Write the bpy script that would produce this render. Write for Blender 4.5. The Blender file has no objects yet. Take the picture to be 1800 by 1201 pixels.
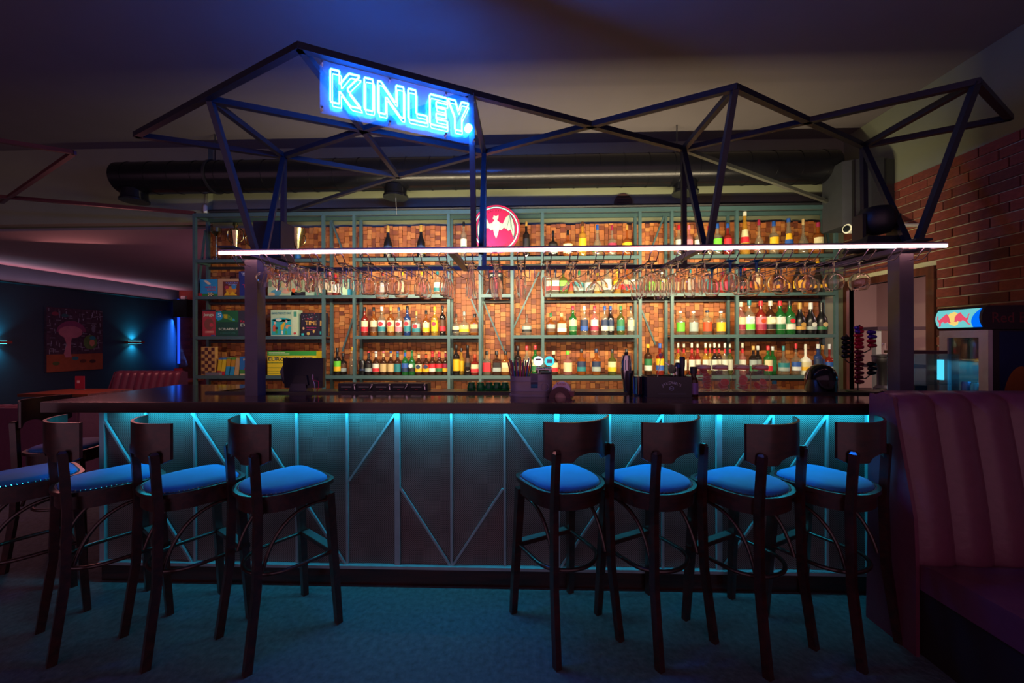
import bpy, math, random
from mathutils import Vector, Matrix

random.seed(7)
SC = bpy.context.scene
COL = SC.collection

# ------------------------------------------------------------------ camera
YAW, ROLL, FPX = math.radians(1.82), 0.0027, 700.0
EYE = Vector((0.0, 0.0, 1.5))
FWD = Vector((-math.sin(YAW), math.cos(YAW), 0))
_r, _u = Vector((math.cos(YAW), math.sin(YAW), 0)), Vector((0, 0, 1))
RGT = _r * math.cos(ROLL) - _u * math.sin(ROLL)
UPV = _u * math.cos(ROLL) + _r * math.sin(ROLL)
cam_data = bpy.data.cameras.new('camera')
cam_data.sensor_width = 36.0
cam_data.lens = 14.0
cam_data.clip_start = 0.05
cam = bpy.data.objects.new('camera', cam_data)
COL.objects.link(cam)
_m = Matrix((RGT, UPV, -FWD)).transposed().to_4x4()
_m.translation = EYE
cam.matrix_world = _m
SC.camera = cam

# ------------------------------------------------------------------ look, world, large lights
SC.view_settings.view_transform = 'Standard'
SC.view_settings.look = 'None'
SC.view_settings.gamma = 1.0
SC.view_settings.use_curve_mapping = False
SC.view_settings.exposure = 0.0
SC.cycles.max_bounces = 14
SC.cycles.diffuse_bounces = 3
SC.cycles.glossy_bounces = 4
SC.cycles.transmission_bounces = 14
SC.cycles.transparent_max_bounces = 16
SC.cycles.sample_clamp_indirect = 4.0
SC.cycles.caustics_reflective = False
SC.cycles.caustics_refractive = False
world = bpy.data.worlds.new('world')
SC.world = world
world.use_nodes = True
world.node_tree.nodes['Background'].inputs[0].default_value = (1.0, 0.50, 0.70, 1)
world.node_tree.nodes['Background'].inputs[1].default_value = 0.52


def light(name, kind, loc, energy, color, target=None, size=0.1, size_y=None, spot=None, blend=0.5, spread=None):
    d = bpy.data.lights.new(name, kind)
    d.energy = energy
    d.color = color
    if kind == 'AREA':
        d.shape = 'RECTANGLE' if size_y else 'SQUARE'
        d.size = size
        if size_y:
            d.size_y = size_y
        if spread:
            d.spread = math.radians(spread)
    else:
        d.shadow_soft_size = size
    if kind == 'SPOT':
        d.spot_size = math.radians(spot)
        d.spot_blend = blend
    o = bpy.data.objects.new(name, d)
    COL.objects.link(o)
    o.location = loc
    if target is not None:
        o.rotation_euler = (Vector(target) - Vector(loc)).to_track_quat('-Z', 'Y').to_euler()
    return o


# warm strip on the rear rail of the canopy, facing the bottle shelves
light('canopy_rear_light', 'AREA', (0.35, 3.172, 2.116), 128, (1.0, 0.81, 0.48), target=(0.35, 4.4, 2.13), size=4.3, size_y=0.03)
# fill strip added under the rear edge of the service ledge, facing the shelves
light('ledge_fill_light', 'AREA', (0.35, 2.945, 1.06), 26, (1.0, 0.74, 0.44), target=(0.35, 4.4, 1.06), size=4.2, size_y=0.03)
# cyan strip tucked under the front edge of the bar top
light('under_bar_light', 'AREA', (-0.2, 2.39, 1.078), 20, (0.02, 0.66, 0.95), target=(-0.2, 2.39, 0.0), size=4.7, size_y=0.02)
# pink and red lamps of the next room
light('next_room_light', 'AREA', (-3.2, 6.6, 1.9), 34, (1.0, 0.32, 0.46), target=(-3.6, 6.6, 2.8), size=0.5)
light('floor_red_light', 'AREA', (-6.2, 5.6, 2.7), 36, (1.0, 0.30, 0.30), target=(-6.0, 4.6, 0.0), size=0.8)
light('pantry_light', 'AREA', (4.6, 3.6, 2.5), 38, (1.0, 0.66, 0.66), target=(4.9, 4.2, 0.6), size=0.5)


# ------------------------------------------------------------------ pixel helpers (a point of the photograph at a known depth or height)
def ray(x, y):
    return FWD + RGT * ((x - 900) / FPX) - UPV * ((y - 600.5) / FPX)


def on_y(x, y, Y):
    d = ray(x, y)
    return EYE + d * (Y / d.y)


def on_z(x, y, z):
    d = ray(x, y)
    return EYE + d * ((z - EYE.z) / d.z)


def on_x(x, y, X):
    d = ray(x, y)
    return EYE + d * (X / d.x)


# ------------------------------------------------------------------ materials
MATS = {}


def lin(c):
    if isinstance(c, str):
        c = tuple(int(c[i:i + 2], 16) / 255 for i in (1, 3, 5))
    return tuple((v / 12.92 if v <= 0.04045 else ((v + 0.055) / 1.055) ** 2.4) for v in c)


def mat(name, color, rough=0.5, metal=0.0, emit=None, strength=0.0, vary=0.18, scale=18.0, bump=0.0, coat=0.0, sheen=0.0, spec=0.5):
    """plain procedural surface: principled shader with a noise-driven tone variation and optional relief"""
    if name in MATS:
        return MATS[name]
    m = bpy.data.materials.new(name)
    m.use_nodes = True
    nt = m.node_tree
    b = nt.nodes['Principled BSDF']
    col = lin(color)
    tc = nt.nodes.new('ShaderNodeTexCoord')
    nz = nt.nodes.new('ShaderNodeTexNoise')
    nz.inputs['Scale'].default_value = scale
    nz.inputs['Detail'].default_value = 4
    nt.links.new(tc.outputs['Object'], nz.inputs['Vector'])
    mx = nt.nodes.new('ShaderNodeMix')
    mx.data_type = 'RGBA'
    mx.inputs['A'].default_value = (*[v * (1 - vary) for v in col], 1)
    mx.inputs['B'].default_value = (*[min(1, v * (1 + vary)) for v in col], 1)
    nt.links.new(nz.outputs['Fac'], mx.inputs['Factor'])
    nt.links.new(mx.outputs['Result'], b.inputs['Base Color'])
    b.inputs['Roughness'].default_value = rough
    b.inputs['Metallic'].default_value = metal
    b.inputs['Specular IOR Level'].default_value = spec
    b.inputs['Coat Weight'].default_value = coat
    b.inputs['Coat Roughness'].default_value = 0.08
    b.inputs['Sheen Weight'].default_value = sheen
    if emit is not None:
        b.inputs['Emission Color'].default_value = (*emit, 1)
        b.inputs['Emission Strength'].default_value = strength
    if bump:
        bp = nt.nodes.new('ShaderNodeBump')
        bp.inputs['Strength'].default_value = bump
        bp.inputs['Distance'].default_value = 0.01
        nt.links.new(nz.outputs['Fac'], bp.inputs['Height'])
        nt.links.new(bp.outputs['Normal'], b.inputs['Normal'])
    MATS[name] = m
    return m


def paint(color, rough=0.55):
    return mat('paint_%s_%d' % (color[1:], rough * 100), color, rough, vary=0.1, scale=60)


def glass_mat(name, tint, body=0.0, body_color=(0.5, 0.5, 0.5), rough=0.03, ior=1.45, edge=0.0):
    """thin glass: tinted see-through shader, fresnel gloss, and a little body colour for what it holds"""
    if name in MATS:
        return MATS[name]
    m = bpy.data.materials.new(name)
    m.use_nodes = True
    nt = m.node_tree
    nt.nodes.clear()
    out = nt.nodes.new('ShaderNodeOutputMaterial')
    tr = nt.nodes.new('ShaderNodeBsdfTransparent')
    tr.inputs[0].default_value = (*tint, 1)
    gl = nt.nodes.new('ShaderNodeBsdfGlossy')
    gl.inputs['Roughness'].default_value = rough
    fr = nt.nodes.new('ShaderNodeFresnel')
    geo = nt.nodes.new('ShaderNodeNewGeometry')              # same gloss on both faces of the thin wall
    mi = nt.nodes.new('ShaderNodeMix')
    mi.inputs['A'].default_value = ior
    mi.inputs['B'].default_value = 1.0 / ior
    nt.links.new(geo.outputs['Backfacing'], mi.inputs['Factor'])
    nt.links.new(mi.outputs['Result'], fr.inputs['IOR'])
    df = nt.nodes.new('ShaderNodeBsdfDiffuse')
    tc = nt.nodes.new('ShaderNodeTexCoord')
    nz = nt.nodes.new('ShaderNodeTexNoise')
    nz.inputs['Scale'].default_value = 25
    nt.links.new(tc.outputs['Object'], nz.inputs['Vector'])
    mc = nt.nodes.new('ShaderNodeMix')
    mc.data_type = 'RGBA'
    mc.inputs['A'].default_value = (*[v * 0.8 for v in body_color], 1)
    mc.inputs['B'].default_value = (*body_color, 1)
    nt.links.new(nz.outputs['Fac'], mc.inputs['Factor'])
    nt.links.new(mc.outputs['Result'], df.inputs['Color'])
    m1 = nt.nodes.new('ShaderNodeMixShader')
    m1.inputs[0].default_value = body
    nt.links.new(tr.outputs[0], m1.inputs[1])
    nt.links.new(df.outputs[0], m1.inputs[2])
    m2 = nt.nodes.new('ShaderNodeMixShader')
    nt.links.new(fr.outputs[0], m2.inputs[0])
    nt.links.new(m1.outputs[0], m2.inputs[1])
    if edge:                                                  # body colour mixed in at grazing angles to paint a bright rim
        me_ = nt.nodes.new('ShaderNodeMixShader')
        me_.inputs[0].default_value = edge
        nt.links.new(gl.outputs[0], me_.inputs[1])
        nt.links.new(df.outputs[0], me_.inputs[2])
        nt.links.new(me_.outputs[0], m2.inputs[2])
    else:
        nt.links.new(gl.outputs[0], m2.inputs[2])
    nt.links.new(m2.outputs[0], out.inputs[0])
    MATS[name] = m
    return m


def emit_mat(name, color, strength):
    if name in MATS:
        return MATS[name]
    m = bpy.data.materials.new(name)
    m.use_nodes = True
    nt = m.node_tree
    nt.nodes.clear()
    out = nt.nodes.new('ShaderNodeOutputMaterial')
    e = nt.nodes.new('ShaderNodeEmission')
    e.inputs[0].default_value = (*color, 1)
    e.inputs[1].default_value = strength
    nt.links.new(e.outputs[0], out.inputs[0])
    MATS[name] = m
    return m


def ramp_mat(name, stops, source='object', rough=0.6, grain=0.0, grain_scale=(40, 40, 4), bump=0.0, metal=0.0):
    """each piece takes its own tone from a ramp: by object, or by loose piece of one mesh"""
    if name in MATS:
        return MATS[name]
    m = bpy.data.materials.new(name)
    m.use_nodes = True
    nt = m.node_tree
    b = nt.nodes['Principled BSDF']
    if source == 'object':
        src = nt.nodes.new('ShaderNodeObjectInfo').outputs['Random']
    else:
        src = nt.nodes.new('ShaderNodeNewGeometry').outputs['Random Per Island']
    rp = nt.nodes.new('ShaderNodeValToRGB')
    el = rp.color_ramp.elements
    while len(el) < len(stops):
        el.new(0.5)
    for i, (p, c) in enumerate(stops):
        el[i].position = p
        el[i].color = (*lin(c), 1)
    nt.links.new(src, rp.inputs[0])
    tc = nt.nodes.new('ShaderNodeTexCoord')
    mp = nt.nodes.new('ShaderNodeMapping')
    mp.inputs['Scale'].default_value = grain_scale
    nz = nt.nodes.new('ShaderNodeTexNoise')
    nz.inputs['Scale'].default_value = 1.0
    nz.inputs['Detail'].default_value = 5
    nt.links.new(tc.outputs['Object'], mp.inputs[0])
    nt.links.new(mp.outputs[0], nz.inputs['Vector'])
    mx = nt.nodes.new('ShaderNodeMix')
    mx.data_type = 'RGBA'
    mx.blend_type = 'MULTIPLY'
    mx.inputs['Factor'].default_value = grain
    nt.links.new(rp.outputs[0], mx.inputs['A'])
    nt.links.new(nz.outputs['Fac'], mx.inputs['B'])
    nt.links.new(mx.outputs['Result'], b.inputs['Base Color'])
    b.inputs['Roughness'].default_value = rough
    b.inputs['Metallic'].default_value = metal
    if bump:
        bp = nt.nodes.new('ShaderNodeBump')
        bp.inputs['Strength'].default_value = bump
        bp.inputs['Distance'].default_value = 0.004
        nt.links.new(nz.outputs['Fac'], bp.inputs['Height'])
        nt.links.new(bp.outputs['Normal'], b.inputs['Normal'])
    MATS[name] = m
    return m


def wood_mat(name, dark, light_, rough=0.3, scale=(3, 30, 30), coat=0.3):
    if name in MATS:
        return MATS[name]
    m = bpy.data.materials.new(name)
    m.use_nodes = True
    nt = m.node_tree
    b = nt.nodes['Principled BSDF']
    tc = nt.nodes.new('ShaderNodeTexCoord')
    mp = nt.nodes.new('ShaderNodeMapping')
    mp.inputs['Scale'].default_value = scale
    nz = nt.nodes.new('ShaderNodeTexNoise')
    nz.inputs['Scale'].default_value = 1.0
    nz.inputs['Detail'].default_value = 6
    nz.inputs['Distortion'].default_value = 0.6
    nt.links.new(tc.outputs['Object'], mp.inputs[0])
    nt.links.new(mp.outputs[0], nz.inputs['Vector'])
    rp = nt.nodes.new('ShaderNodeValToRGB')
    rp.color_ramp.elements[0].position = 0.35
    rp.color_ramp.elements[0].color = (*lin(dark), 1)
    rp.color_ramp.elements[1].position = 0.7
    rp.color_ramp.elements[1].color = (*lin(light_), 1)
    nt.links.new(nz.outputs['Fac'], rp.inputs[0])
    nt.links.new(rp.outputs[0], b.inputs['Base Color'])
    b.inputs['Roughness'].default_value = rough
    b.inputs['Coat Weight'].default_value = coat
    b.inputs['Coat Roughness'].default_value = 0.1
    MATS[name] = m
    return m


def perforated_mat():
    """punched sheet steel: staggered round holes as a fine pattern too small to cut"""
    m = bpy.data.materials.new('perforated_steel')
    m.use_nodes = True
    nt = m.node_tree
    b = nt.nodes['Principled BSDF']
    tc = nt.nodes.new('ShaderNodeTexCoord')
    mp = nt.nodes.new('ShaderNodeMapping')
    mp.inputs['Rotation'].default_value = (0, math.radians(45), 0)
    mp.inputs['Scale'].default_value = (1, 1, 1)
    nt.links.new(tc.outputs['Object'], mp.inputs[0])
    sp = nt.nodes.new('ShaderNodeSeparateXYZ')
    cb = nt.nodes.new('ShaderNodeCombineXYZ')
    nt.links.new(mp.outputs[0], sp.inputs[0])
    nt.links.new(sp.outputs[0], cb.inputs[0])
    nt.links.new(sp.outputs[2], cb.inputs[1])
    vo = nt.nodes.new('ShaderNodeTexVoronoi')
    vo.voronoi_dimensions = '2D'
    vo.inputs['Scale'].default_value = 112
    vo.inputs['Randomness'].default_value = 0
    nt.links.new(cb.outputs[0], vo.inputs['Vector'])
    rp = nt.nodes.new('ShaderNodeValToRGB')
    rp.color_ramp.elements[0].position = 0.30
    rp.color_ramp.elements[0].color = (0.008, 0.007, 0.008, 1)
    rp.color_ramp.elements[1].position = 0.38
    rp.color_ramp.elements[1].color = (0.25, 0.22, 0.22, 1)
    nt.links.new(vo.outputs['Distance'], rp.inputs[0])
    nz = nt.nodes.new('ShaderNodeTexNoise')
    nz.inputs['Scale'].default_value = 5
    nz.inputs['Detail'].default_value = 5
    nt.links.new(tc.outputs['Object'], nz.inputs['Vector'])
    mx = nt.nodes.new('ShaderNodeMix')
    mx.data_type = 'RGBA'
    mx.blend_type = 'MULTIPLY'
    mx.inputs['Factor'].default_value = 0.75
    nt.links.new(rp.outputs[0], mx.inputs['A'])
    nt.links.new(nz.outputs['Fac'], mx.inputs['B'])
    nt.links.new(mx.outputs['Result'], b.inputs['Base Color'])
    b.inputs['Roughness'].default_value = 0.6
    b.inputs['Metallic'].default_value = 0.15
    MATS['perforated_steel'] = m
    return m


def checker_mat(name, a, b_, scale):
    if name in MATS:
        return MATS[name]
    m = bpy.data.materials.new(name)
    m.use_nodes = True
    nt = m.node_tree
    b = nt.nodes['Principled BSDF']
    tc = nt.nodes.new('ShaderNodeTexCoord')
    ck = nt.nodes.new('ShaderNodeTexChecker')
    ck.inputs['Scale'].default_value = scale
    ck.inputs['Color1'].default_value = (*lin(a), 1)
    ck.inputs['Color2'].default_value = (*lin(b_), 1)
    nt.links.new(tc.outputs['Object'], ck.inputs['Vector'])
    nt.links.new(ck.outputs['Color'], b.inputs['Base Color'])
    b.inputs['Roughness'].default_value = 0.4
    MATS[name] = m
    return m


# ------------------------------------------------------------------ mesh building
def frame_of(a, b):
    d = (b - a).normalized()
    ref = Vector((0, 0, 1)) if abs(d.z) < 0.95 else Vector((1, 0, 0))
    s = d.cross(ref).normalized()
    t = s.cross(d).normalized()
    return d, s, t


class MB:
    def __init__(self):
        self.v, self.f = [], []

    def add(self, vs, fs):
        n = len(self.v)
        self.v += [tuple(p) for p in vs]
        self.f += [tuple(n + i for i in q) for q in fs]
        return self

    def box(self, c, s, rz=0.0, taper=1.0):
        cx, cy, cz = c
        hx, hy, hz = s[0] / 2, s[1] / 2, s[2] / 2
        cs, sn = math.cos(rz), math.sin(rz)
        vs = []
        for z, k in ((-hz, 1.0), (hz, taper)):
            for x, y in ((-hx, -hy), (hx, -hy), (hx, hy), (-hx, hy)):
                x, y = x * k, y * k
                vs.append((cx + x * cs - y * sn, cy + x * sn + y * cs, cz + z))
        return self.add(vs, [(3, 2, 1, 0), (4, 5, 6, 7), (0, 1, 5, 4), (1, 2, 6, 5), (2, 3, 7, 6), (3, 0, 4, 7)])

    def span(self, x0, x1, y0, y1, z0, z1):
        return self.box(((x0 + x1) / 2, (y0 + y1) / 2, (z0 + z1) / 2), (abs(x1 - x0), abs(y1 - y0), abs(z1 - z0)))

    def bar(self, a, b, w, h=None, w2=None):
        """square-section bar from a to b"""
        a, b = Vector(a), Vector(b)
        h = h or w
        k = (w2 / w) if w2 else 1.0
        d, s, t = frame_of(a, b)
        vs = [p + s * (i * w / 2 * q) + t * (j * h / 2 * q) for p, q in ((a, 1.0), (b, k)) for i, j in ((-1, -1), (1, -1), (1, 1), (-1, 1))]
        return self.add(vs, [(3, 2, 1, 0), (4, 5, 6, 7), (0, 1, 5, 4), (1, 2, 6, 5), (2, 3, 7, 6), (3, 0, 4, 7)])

    def tube(self, pts, r, seg=8, closed=False, caps=True):
        pts = [Vector(p) for p in pts]
        n = len(pts)
        rs = r if isinstance(r, (list, tuple)) else [r] * n
        base = len(self.v)
        prev = None
        for i, p in enumerate(pts):
            if closed:
                d = pts[(i + 1) % n] - pts[i - 1]
            else:
                d = pts[min(i + 1, n - 1)] - pts[max(i - 1, 0)]
            d.normalize()
            if prev is None:
                ref = Vector((0, 0, 1)) if abs(d.z) < 0.9 else Vector((1, 0, 0))
                s = d.cross(ref).normalized()
            else:
                s = (prev - d * prev.dot(d)).normalized()
            prev = s
            t = d.cross(s)
            for k in range(seg):
                a = 2 * math.pi * k / seg
                self.v.append(tuple(p + s * (math.cos(a) * rs[i]) + t * (math.sin(a) * rs[i])))
        for i in range(n if closed else n - 1):
            j = (i + 1) % n
            for k in range(seg):
                l = (k + 1) % seg
                self.f.append((base + i * seg + k, base + i * seg + l, base + j * seg + l, base + j * seg + k))
        if caps and not closed:
            self.f.append(tuple(base + k for k in reversed(range(seg))))
            self.f.append(tuple(base + (n - 1) * seg + k for k in range(seg)))
        return self

    def lathe(self, prof, seg=16, c=(0, 0, 0), n=2.0, arc=None, cap_bottom=True, cap_top=True, power=None):
        """prof: list of (radius, z); power: list of superellipse exponents per ring for squarish bodies"""
        base = len(self.v)
        a0, a1 = (0, 2 * math.pi) if arc is None else arc
        full = arc is None
        cnt = seg if full else seg + 1
        for i, (r, z) in enumerate(prof):
            e = power[i] if power else n
            for k in range(cnt):
                a = a0 + (a1 - a0) * k / seg
                ca, sa = math.cos(a), math.sin(a)
                q = 1.0 if e == 2 else (abs(ca) ** e + abs(sa) ** e) ** (-1 / e)
                self.v.append((c[0] + ca * r * q, c[1] + sa * r * q, c[2] + z))
        for i in range(len(prof) - 1):
            for k in range(seg):
                l = (k + 1) % cnt if full else k + 1
                self.f.append((base + i * cnt + k, base + i * cnt + l, base + (i + 1) * cnt + l, base + (i + 1) * cnt + k))
        if full and cap_bottom and prof[0][0] > 1e-5:
            self.f.append(tuple(base + k for k in reversed(range(seg))))
        if full and cap_top and prof[-1][0] > 1e-5:
            self.f.append(tuple(base + (len(prof) - 1) * seg + k for k in range(seg)))
        return self

    def prism(self, poly, z0, z1, scale_top=1.0):
        """polygon in x,y extruded along z"""
        n = len(poly)
        vs = [(x, y, z0) for x, y in poly] + [(x * scale_top, y * scale_top, z1) for x, y in poly]
        fs = [tuple(reversed(range(n))), tuple(range(n, 2 * n))] + [(i, (i + 1) % n, n + (i + 1) % n, n + i) for i in range(n)]
        return self.add(vs, fs)

    def slab(self, poly, y0, y1):
        """polygon in x,z extruded along y"""
        n = len(poly)
        vs = [(x, y0, z) for x, z in poly] + [(x, y1, z) for x, z in poly]
        fs = [tuple(range(n)), tuple(reversed(range(n, 2 * n)))] + [((i + 1) % n, i, n + i, n + (i + 1) % n) for i in range(n)]
        return self.add(vs, fs)

    def move(self, fn):
        self.v = [tuple(fn(Vector(p))) for p in self.v]
        return self

    def mesh(self, name, material, smooth=None):
        me = bpy.data.meshes.new(name)
        me.from_pydata(self.v, [], self.f)
        me.materials.append(material)
        if smooth:
            me.polygons.foreach_set('use_smooth', [True] * len(me.polygons))
            me.set_sharp_from_angle(angle=math.radians(smooth))
        me.update()
        return me

    def build(self, name, material, parent=None, smooth=None, loc=None, world=False):
        """world=True: vertices are world points and get shifted under the parent's location"""
        if world and parent is not None:
            o = parent
            off = Vector((0, 0, 0))
            while o is not None:
                off += o.location
                o = o.parent
            self.move(lambda p: p - off)
        return link(name, self.mesh(name, material, smooth), parent, loc)


def link(name, me, parent=None, loc=None, rz=0.0):
    o = bpy.data.objects.new(name, me)
    COL.objects.link(o)
    o.parent = parent
    if loc is not None:
        o.location = loc
    if rz:
        o.rotation_euler = (0, 0, rz)
    return o


def tag(o, label, cat, group=None):
    o['label'] = label
    o['category'] = cat
    if group:
        o['group'] = group
    return o


def thing(name, label, cat, loc=(0, 0, 0), rz=0.0, group=None):
    o = bpy.data.objects.new(name, None)
    o.empty_display_size = 0.05
    COL.objects.link(o)
    o.location = loc
    o.rotation_euler = (0, 0, rz)
    return tag(o, label, cat, group)


def struct(o):
    o['kind'] = 'structure'
    return o


def copy_tree(o, parent=None):
    c = o.copy()
    COL.objects.link(c)
    c.parent = parent
    for ch in list(o.children):
        copy_tree(ch, c)
    return c


_ORD = ['first', 'second', 'third', 'fourth', 'fifth', 'sixth', 'seventh', 'eighth', 'ninth', 'tenth', 'eleventh', 'twelfth', 'thirteenth',
        'fourteenth', 'fifteenth', 'sixteenth', 'seventeenth', 'eighteenth', 'nineteenth', 'twentieth']


def nth(i):
    if i < 20:
        return _ORD[i]
    t = ['twenty', 'thirty', 'forty', 'fifty'][(i + 1) // 10 - 2]
    k = (i + 1) % 10
    if k == 0:
        return {'twenty': 'twentieth', 'thirty': 'thirtieth', 'forty': 'fortieth', 'fifty': 'fiftieth'}[t]
    return t + '-' + _ORD[k - 1]


def arc_pts(c, r, a0, a1, n, axis='z'):
    out = []
    for i in range(n + 1):
        a = a0 + (a1 - a0) * i / n
        u, w = r * math.cos(a), r * math.sin(a)
        out.append({'z': (c[0] + u, c[1] + w, c[2]), 'y': (c[0] + u, c[1], c[2] + w), 'x': (c[0], c[1] + u, c[2] + w)}[axis])
    return out


def text_mesh(body, size, material, extrude=0.0006, stretch=1.0, spacing=1.0):
    cu = bpy.data.curves.new('lettering', 'FONT')
    cu.body = body
    cu.size = size
    cu.extrude = extrude
    cu.align_x = 'CENTER'
    cu.align_y = 'CENTER'
    cu.space_character = spacing
    cu.resolution_u = 3
    ob = bpy.data.objects.new('lettering', cu)
    COL.objects.link(ob)
    bpy.context.view_layer.update()
    me = bpy.data.meshes.new_from_object(ob.evaluated_get(bpy.context.evaluated_depsgraph_get()))
    bpy.data.objects.remove(ob)
    bpy.data.curves.remove(cu)
    me.materials.clear()
    me.materials.append(material)
    if stretch != 1.0:
        for v in me.vertices:
            v.co.x *= stretch
    return me


def lettering(body, size, material, parent, loc, rot=(math.pi / 2, 0, 0), width=None, **kw):
    me = text_mesh(body, size, material, **kw)
    if width:
        xs = [v.co.x for v in me.vertices]
        k = width / max(1e-6, max(xs) - min(xs))
        for v in me.vertices:
            v.co.x *= k
    o = link('lettering', me, parent, loc)
    o.rotation_euler = rot
    return o
# ================================================================== the room
PLASTER = mat('plaster', '#767c66', 0.85, vary=0.08, scale=6, bump=0.05)
CEIL = mat('ceiling_paint', '#746d70', 0.9, vary=0.08, scale=3)
NAVY = mat('navy_wall_paint', '#1d3440', 0.55, vary=0.2, scale=4, bump=0.05)
CARPET = mat('carpet', '#465058', 0.95, vary=0.7, scale=34, bump=0.6)
STEEL = mat('shelf_steel', '#3f5b5e', 0.45, metal=0.2, vary=0.15)
BLACK_STEEL = mat('black_steel', '#23252b', 0.5, metal=0.25, vary=0.2)
TRUSS = mat('truss_steel', '#20222c', 0.45, metal=0.2, vary=0.15)
RED_STEEL = mat('red_steel', '#4c1e22', 0.5, metal=0.1)
BLACK = mat('black_plastic', '#141418', 0.45, vary=0.2)
CHROME = mat('chrome', '#c8c8cc', 0.15, metal=1.0, vary=0.05)
WHITE = mat('white_plastic', '#c9cfc4', 0.5)
DARKWOOD = wood_mat('dark_stained_wood', '#1c0a08', '#3a1712', rough=0.32)
BARTOP = wood_mat('bar_top_lacquer', '#2a0f0d', '#4a1c17', rough=0.14, scale=(2, 14, 14), coat=0.6)
BURGUNDY = mat('burgundy_leather', '#5c2c40', 0.38, vary=0.2, scale=30, bump=0.15)
VELVET = mat('blue_velvet', '#045aa0', 0.75, vary=0.25, scale=9, sheen=0.1)
BRASS = mat('brass', '#c0a060', 0.3, metal=1.0)

CZ, LOWZ, WALLX, BACKY, LEFTX, FARY = 3.74, 2.85, 3.53, 4.52, -9.0, 10.1
o = MB().span(-10, 6.5, -2.0, 11, -0.1, 0.0).build('floor', CARPET); struct(o)
o = MB().span(LEFTX - .1, WALLX + .1, -2.0, BACKY + .1, CZ, CZ + .1).build('ceiling', CEIL); struct(o)
o = MB().span(-3.62, WALLX + .1, BACKY, BACKY + .12, 0, CZ).build('wall_back', PLASTER); struct(o)
o = MB().span(LEFTX, -3.62, 4.45, 4.62, 2.88, CZ).build('wall_back_header', PLASTER); struct(o)
o = MB().span(LEFTX, -3.4, 4.62, FARY, LOWZ, LOWZ + .08).build('ceiling_next_room', CEIL); struct(o)
o = MB().span(LEFTX - .1, LEFTX, -2.0, FARY + .1, 0, CZ).build('wall_left', NAVY); struct(o)

# far brick wall of the next room
MORTAR = mat('mortar', '#b0ae8e', 0.95, vary=0.15, scale=40, bump=0.2)
BRICK = ramp_mat('brick_clay', [(0.0, '#6e3226'), (0.3, '#8a4030'), (0.55, '#7a3a2c'), (0.8, '#94503a'), (1.0, '#5a2a22')], 'object', 0.85, 0.6, (30, 30, 60), 0.5)
wf = struct(MB().span(LEFTX - .1, -3.0, FARY, FARY + .1, 0, CZ).build('wall_far', mat('far_brick', '#6e3226', 0.9, vary=0.3, scale=12)))
far_brick = MB().box((0, 0, 0), (0.29, 0.02, 0.085)).mesh('brick', BRICK)
for j in range(18):
    for i in range(4):
        link('brick', far_brick, wf, (-8.84 + i * 0.30 + (j % 2) * 0.15, FARY - 0.006, 0.9 + j * 0.097))

# right wall: mortar bed with every brick laid on it, a door opening left free
DY0, DY1, DZ = 3.60, 4.46, 2.075
m = MB()
m.span(WALLX + .012, WALLX + .06, -2.0, DY0, 0, CZ)
m.span(WALLX + .012, WALLX + .06, DY0, DY1, DZ, CZ)
m.span(WALLX + .012, WALLX + .06, DY1, BACKY + .12, 0, CZ)
wr = struct(m.build('wall_right', MORTAR))
m = MB().span(WALLX + .004, WALLX + .02, -2.0, BACKY, 3.0, CZ - .002)
struct(m.build('wall_right_plaster', PLASTER, wr))
BL, BH, PIT, COURSE = 0.252, 0.071, 0.262, 0.0815
brick_cache = {}
for j in range(26):
    z = 3.0 - 0.004 - BH / 2 - j * COURSE
    if z < 0.86:
        break
    off = (0.0, 0.131, 0.066, 0.19)[j % 4]
    k = 0
    y = 1.9 + off
    while y < BACKY - 0.03:
        y0, y1 = y, min(y + BL, BACKY - 0.004)
        if z - BH / 2 < DZ + 0.06:
            if y0 >= DY0 - 0.08:
                y = y + PIT
                continue
            y1 = min(y1, DY0 - 0.08)
        ln = round(y1 - y0, 3)
        if ln > 0.03:
            if ln not in brick_cache:
                brick_cache[ln] = MB().box((0, 0, 0), (0.026, ln, BH)).mesh('brick', BRICK)
            link('brick', brick_cache[ln], wr, (WALLX + 0.008 + random.uniform(-.004, .003), (y0 + y1) / 2, z))
        y += PIT
# door frame and the pantry seen through it
FRAMEWOOD = wood_mat('door_wood', '#3a1a12', '#5c2c20', rough=0.4, scale=(20, 20, 3))
d = struct(thing('door_1', 'dark wood door frame', 'door', (WALLX, (DY0 + DY1) / 2, 0)))
del d['category'], d['label']
MB().span(WALLX - .02, WALLX + .065, DY0 - .07, DY0, 0, DZ + .07).build('jamb', FRAMEWOOD, d, world=True)
MB().span(WALLX - .02, WALLX + .065, DY1, DY1 + .045, 0, DZ + .07).build('jamb', FRAMEWOOD, d, world=True)
MB().span(WALLX - .02, WALLX + .065, DY0, DY1, DZ, DZ + .07).build('lintel', FRAMEWOOD, d, world=True)
PANTRY = mat('pantry_paint', '#b9a096', 0.85, vary=0.06, scale=3)
struct(MB().span(5.5, 5.6, 2.6, 6.5, 0, 2.9).build('wall_pantry_side', PANTRY))
struct(MB().span(3.67, 5.6, 6.4, 6.5, 0, 2.9).build('wall_pantry_back', PANTRY))
struct(MB().span(3.67, 5.6, 2.6, 6.5, 2.85, 2.9).build('ceiling_pantry', PANTRY))
struct(MB().span(3.67, 5.6, 2.55, 2.65, 0, 2.9).build('wall_pantry_front', PANTRY))

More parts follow.
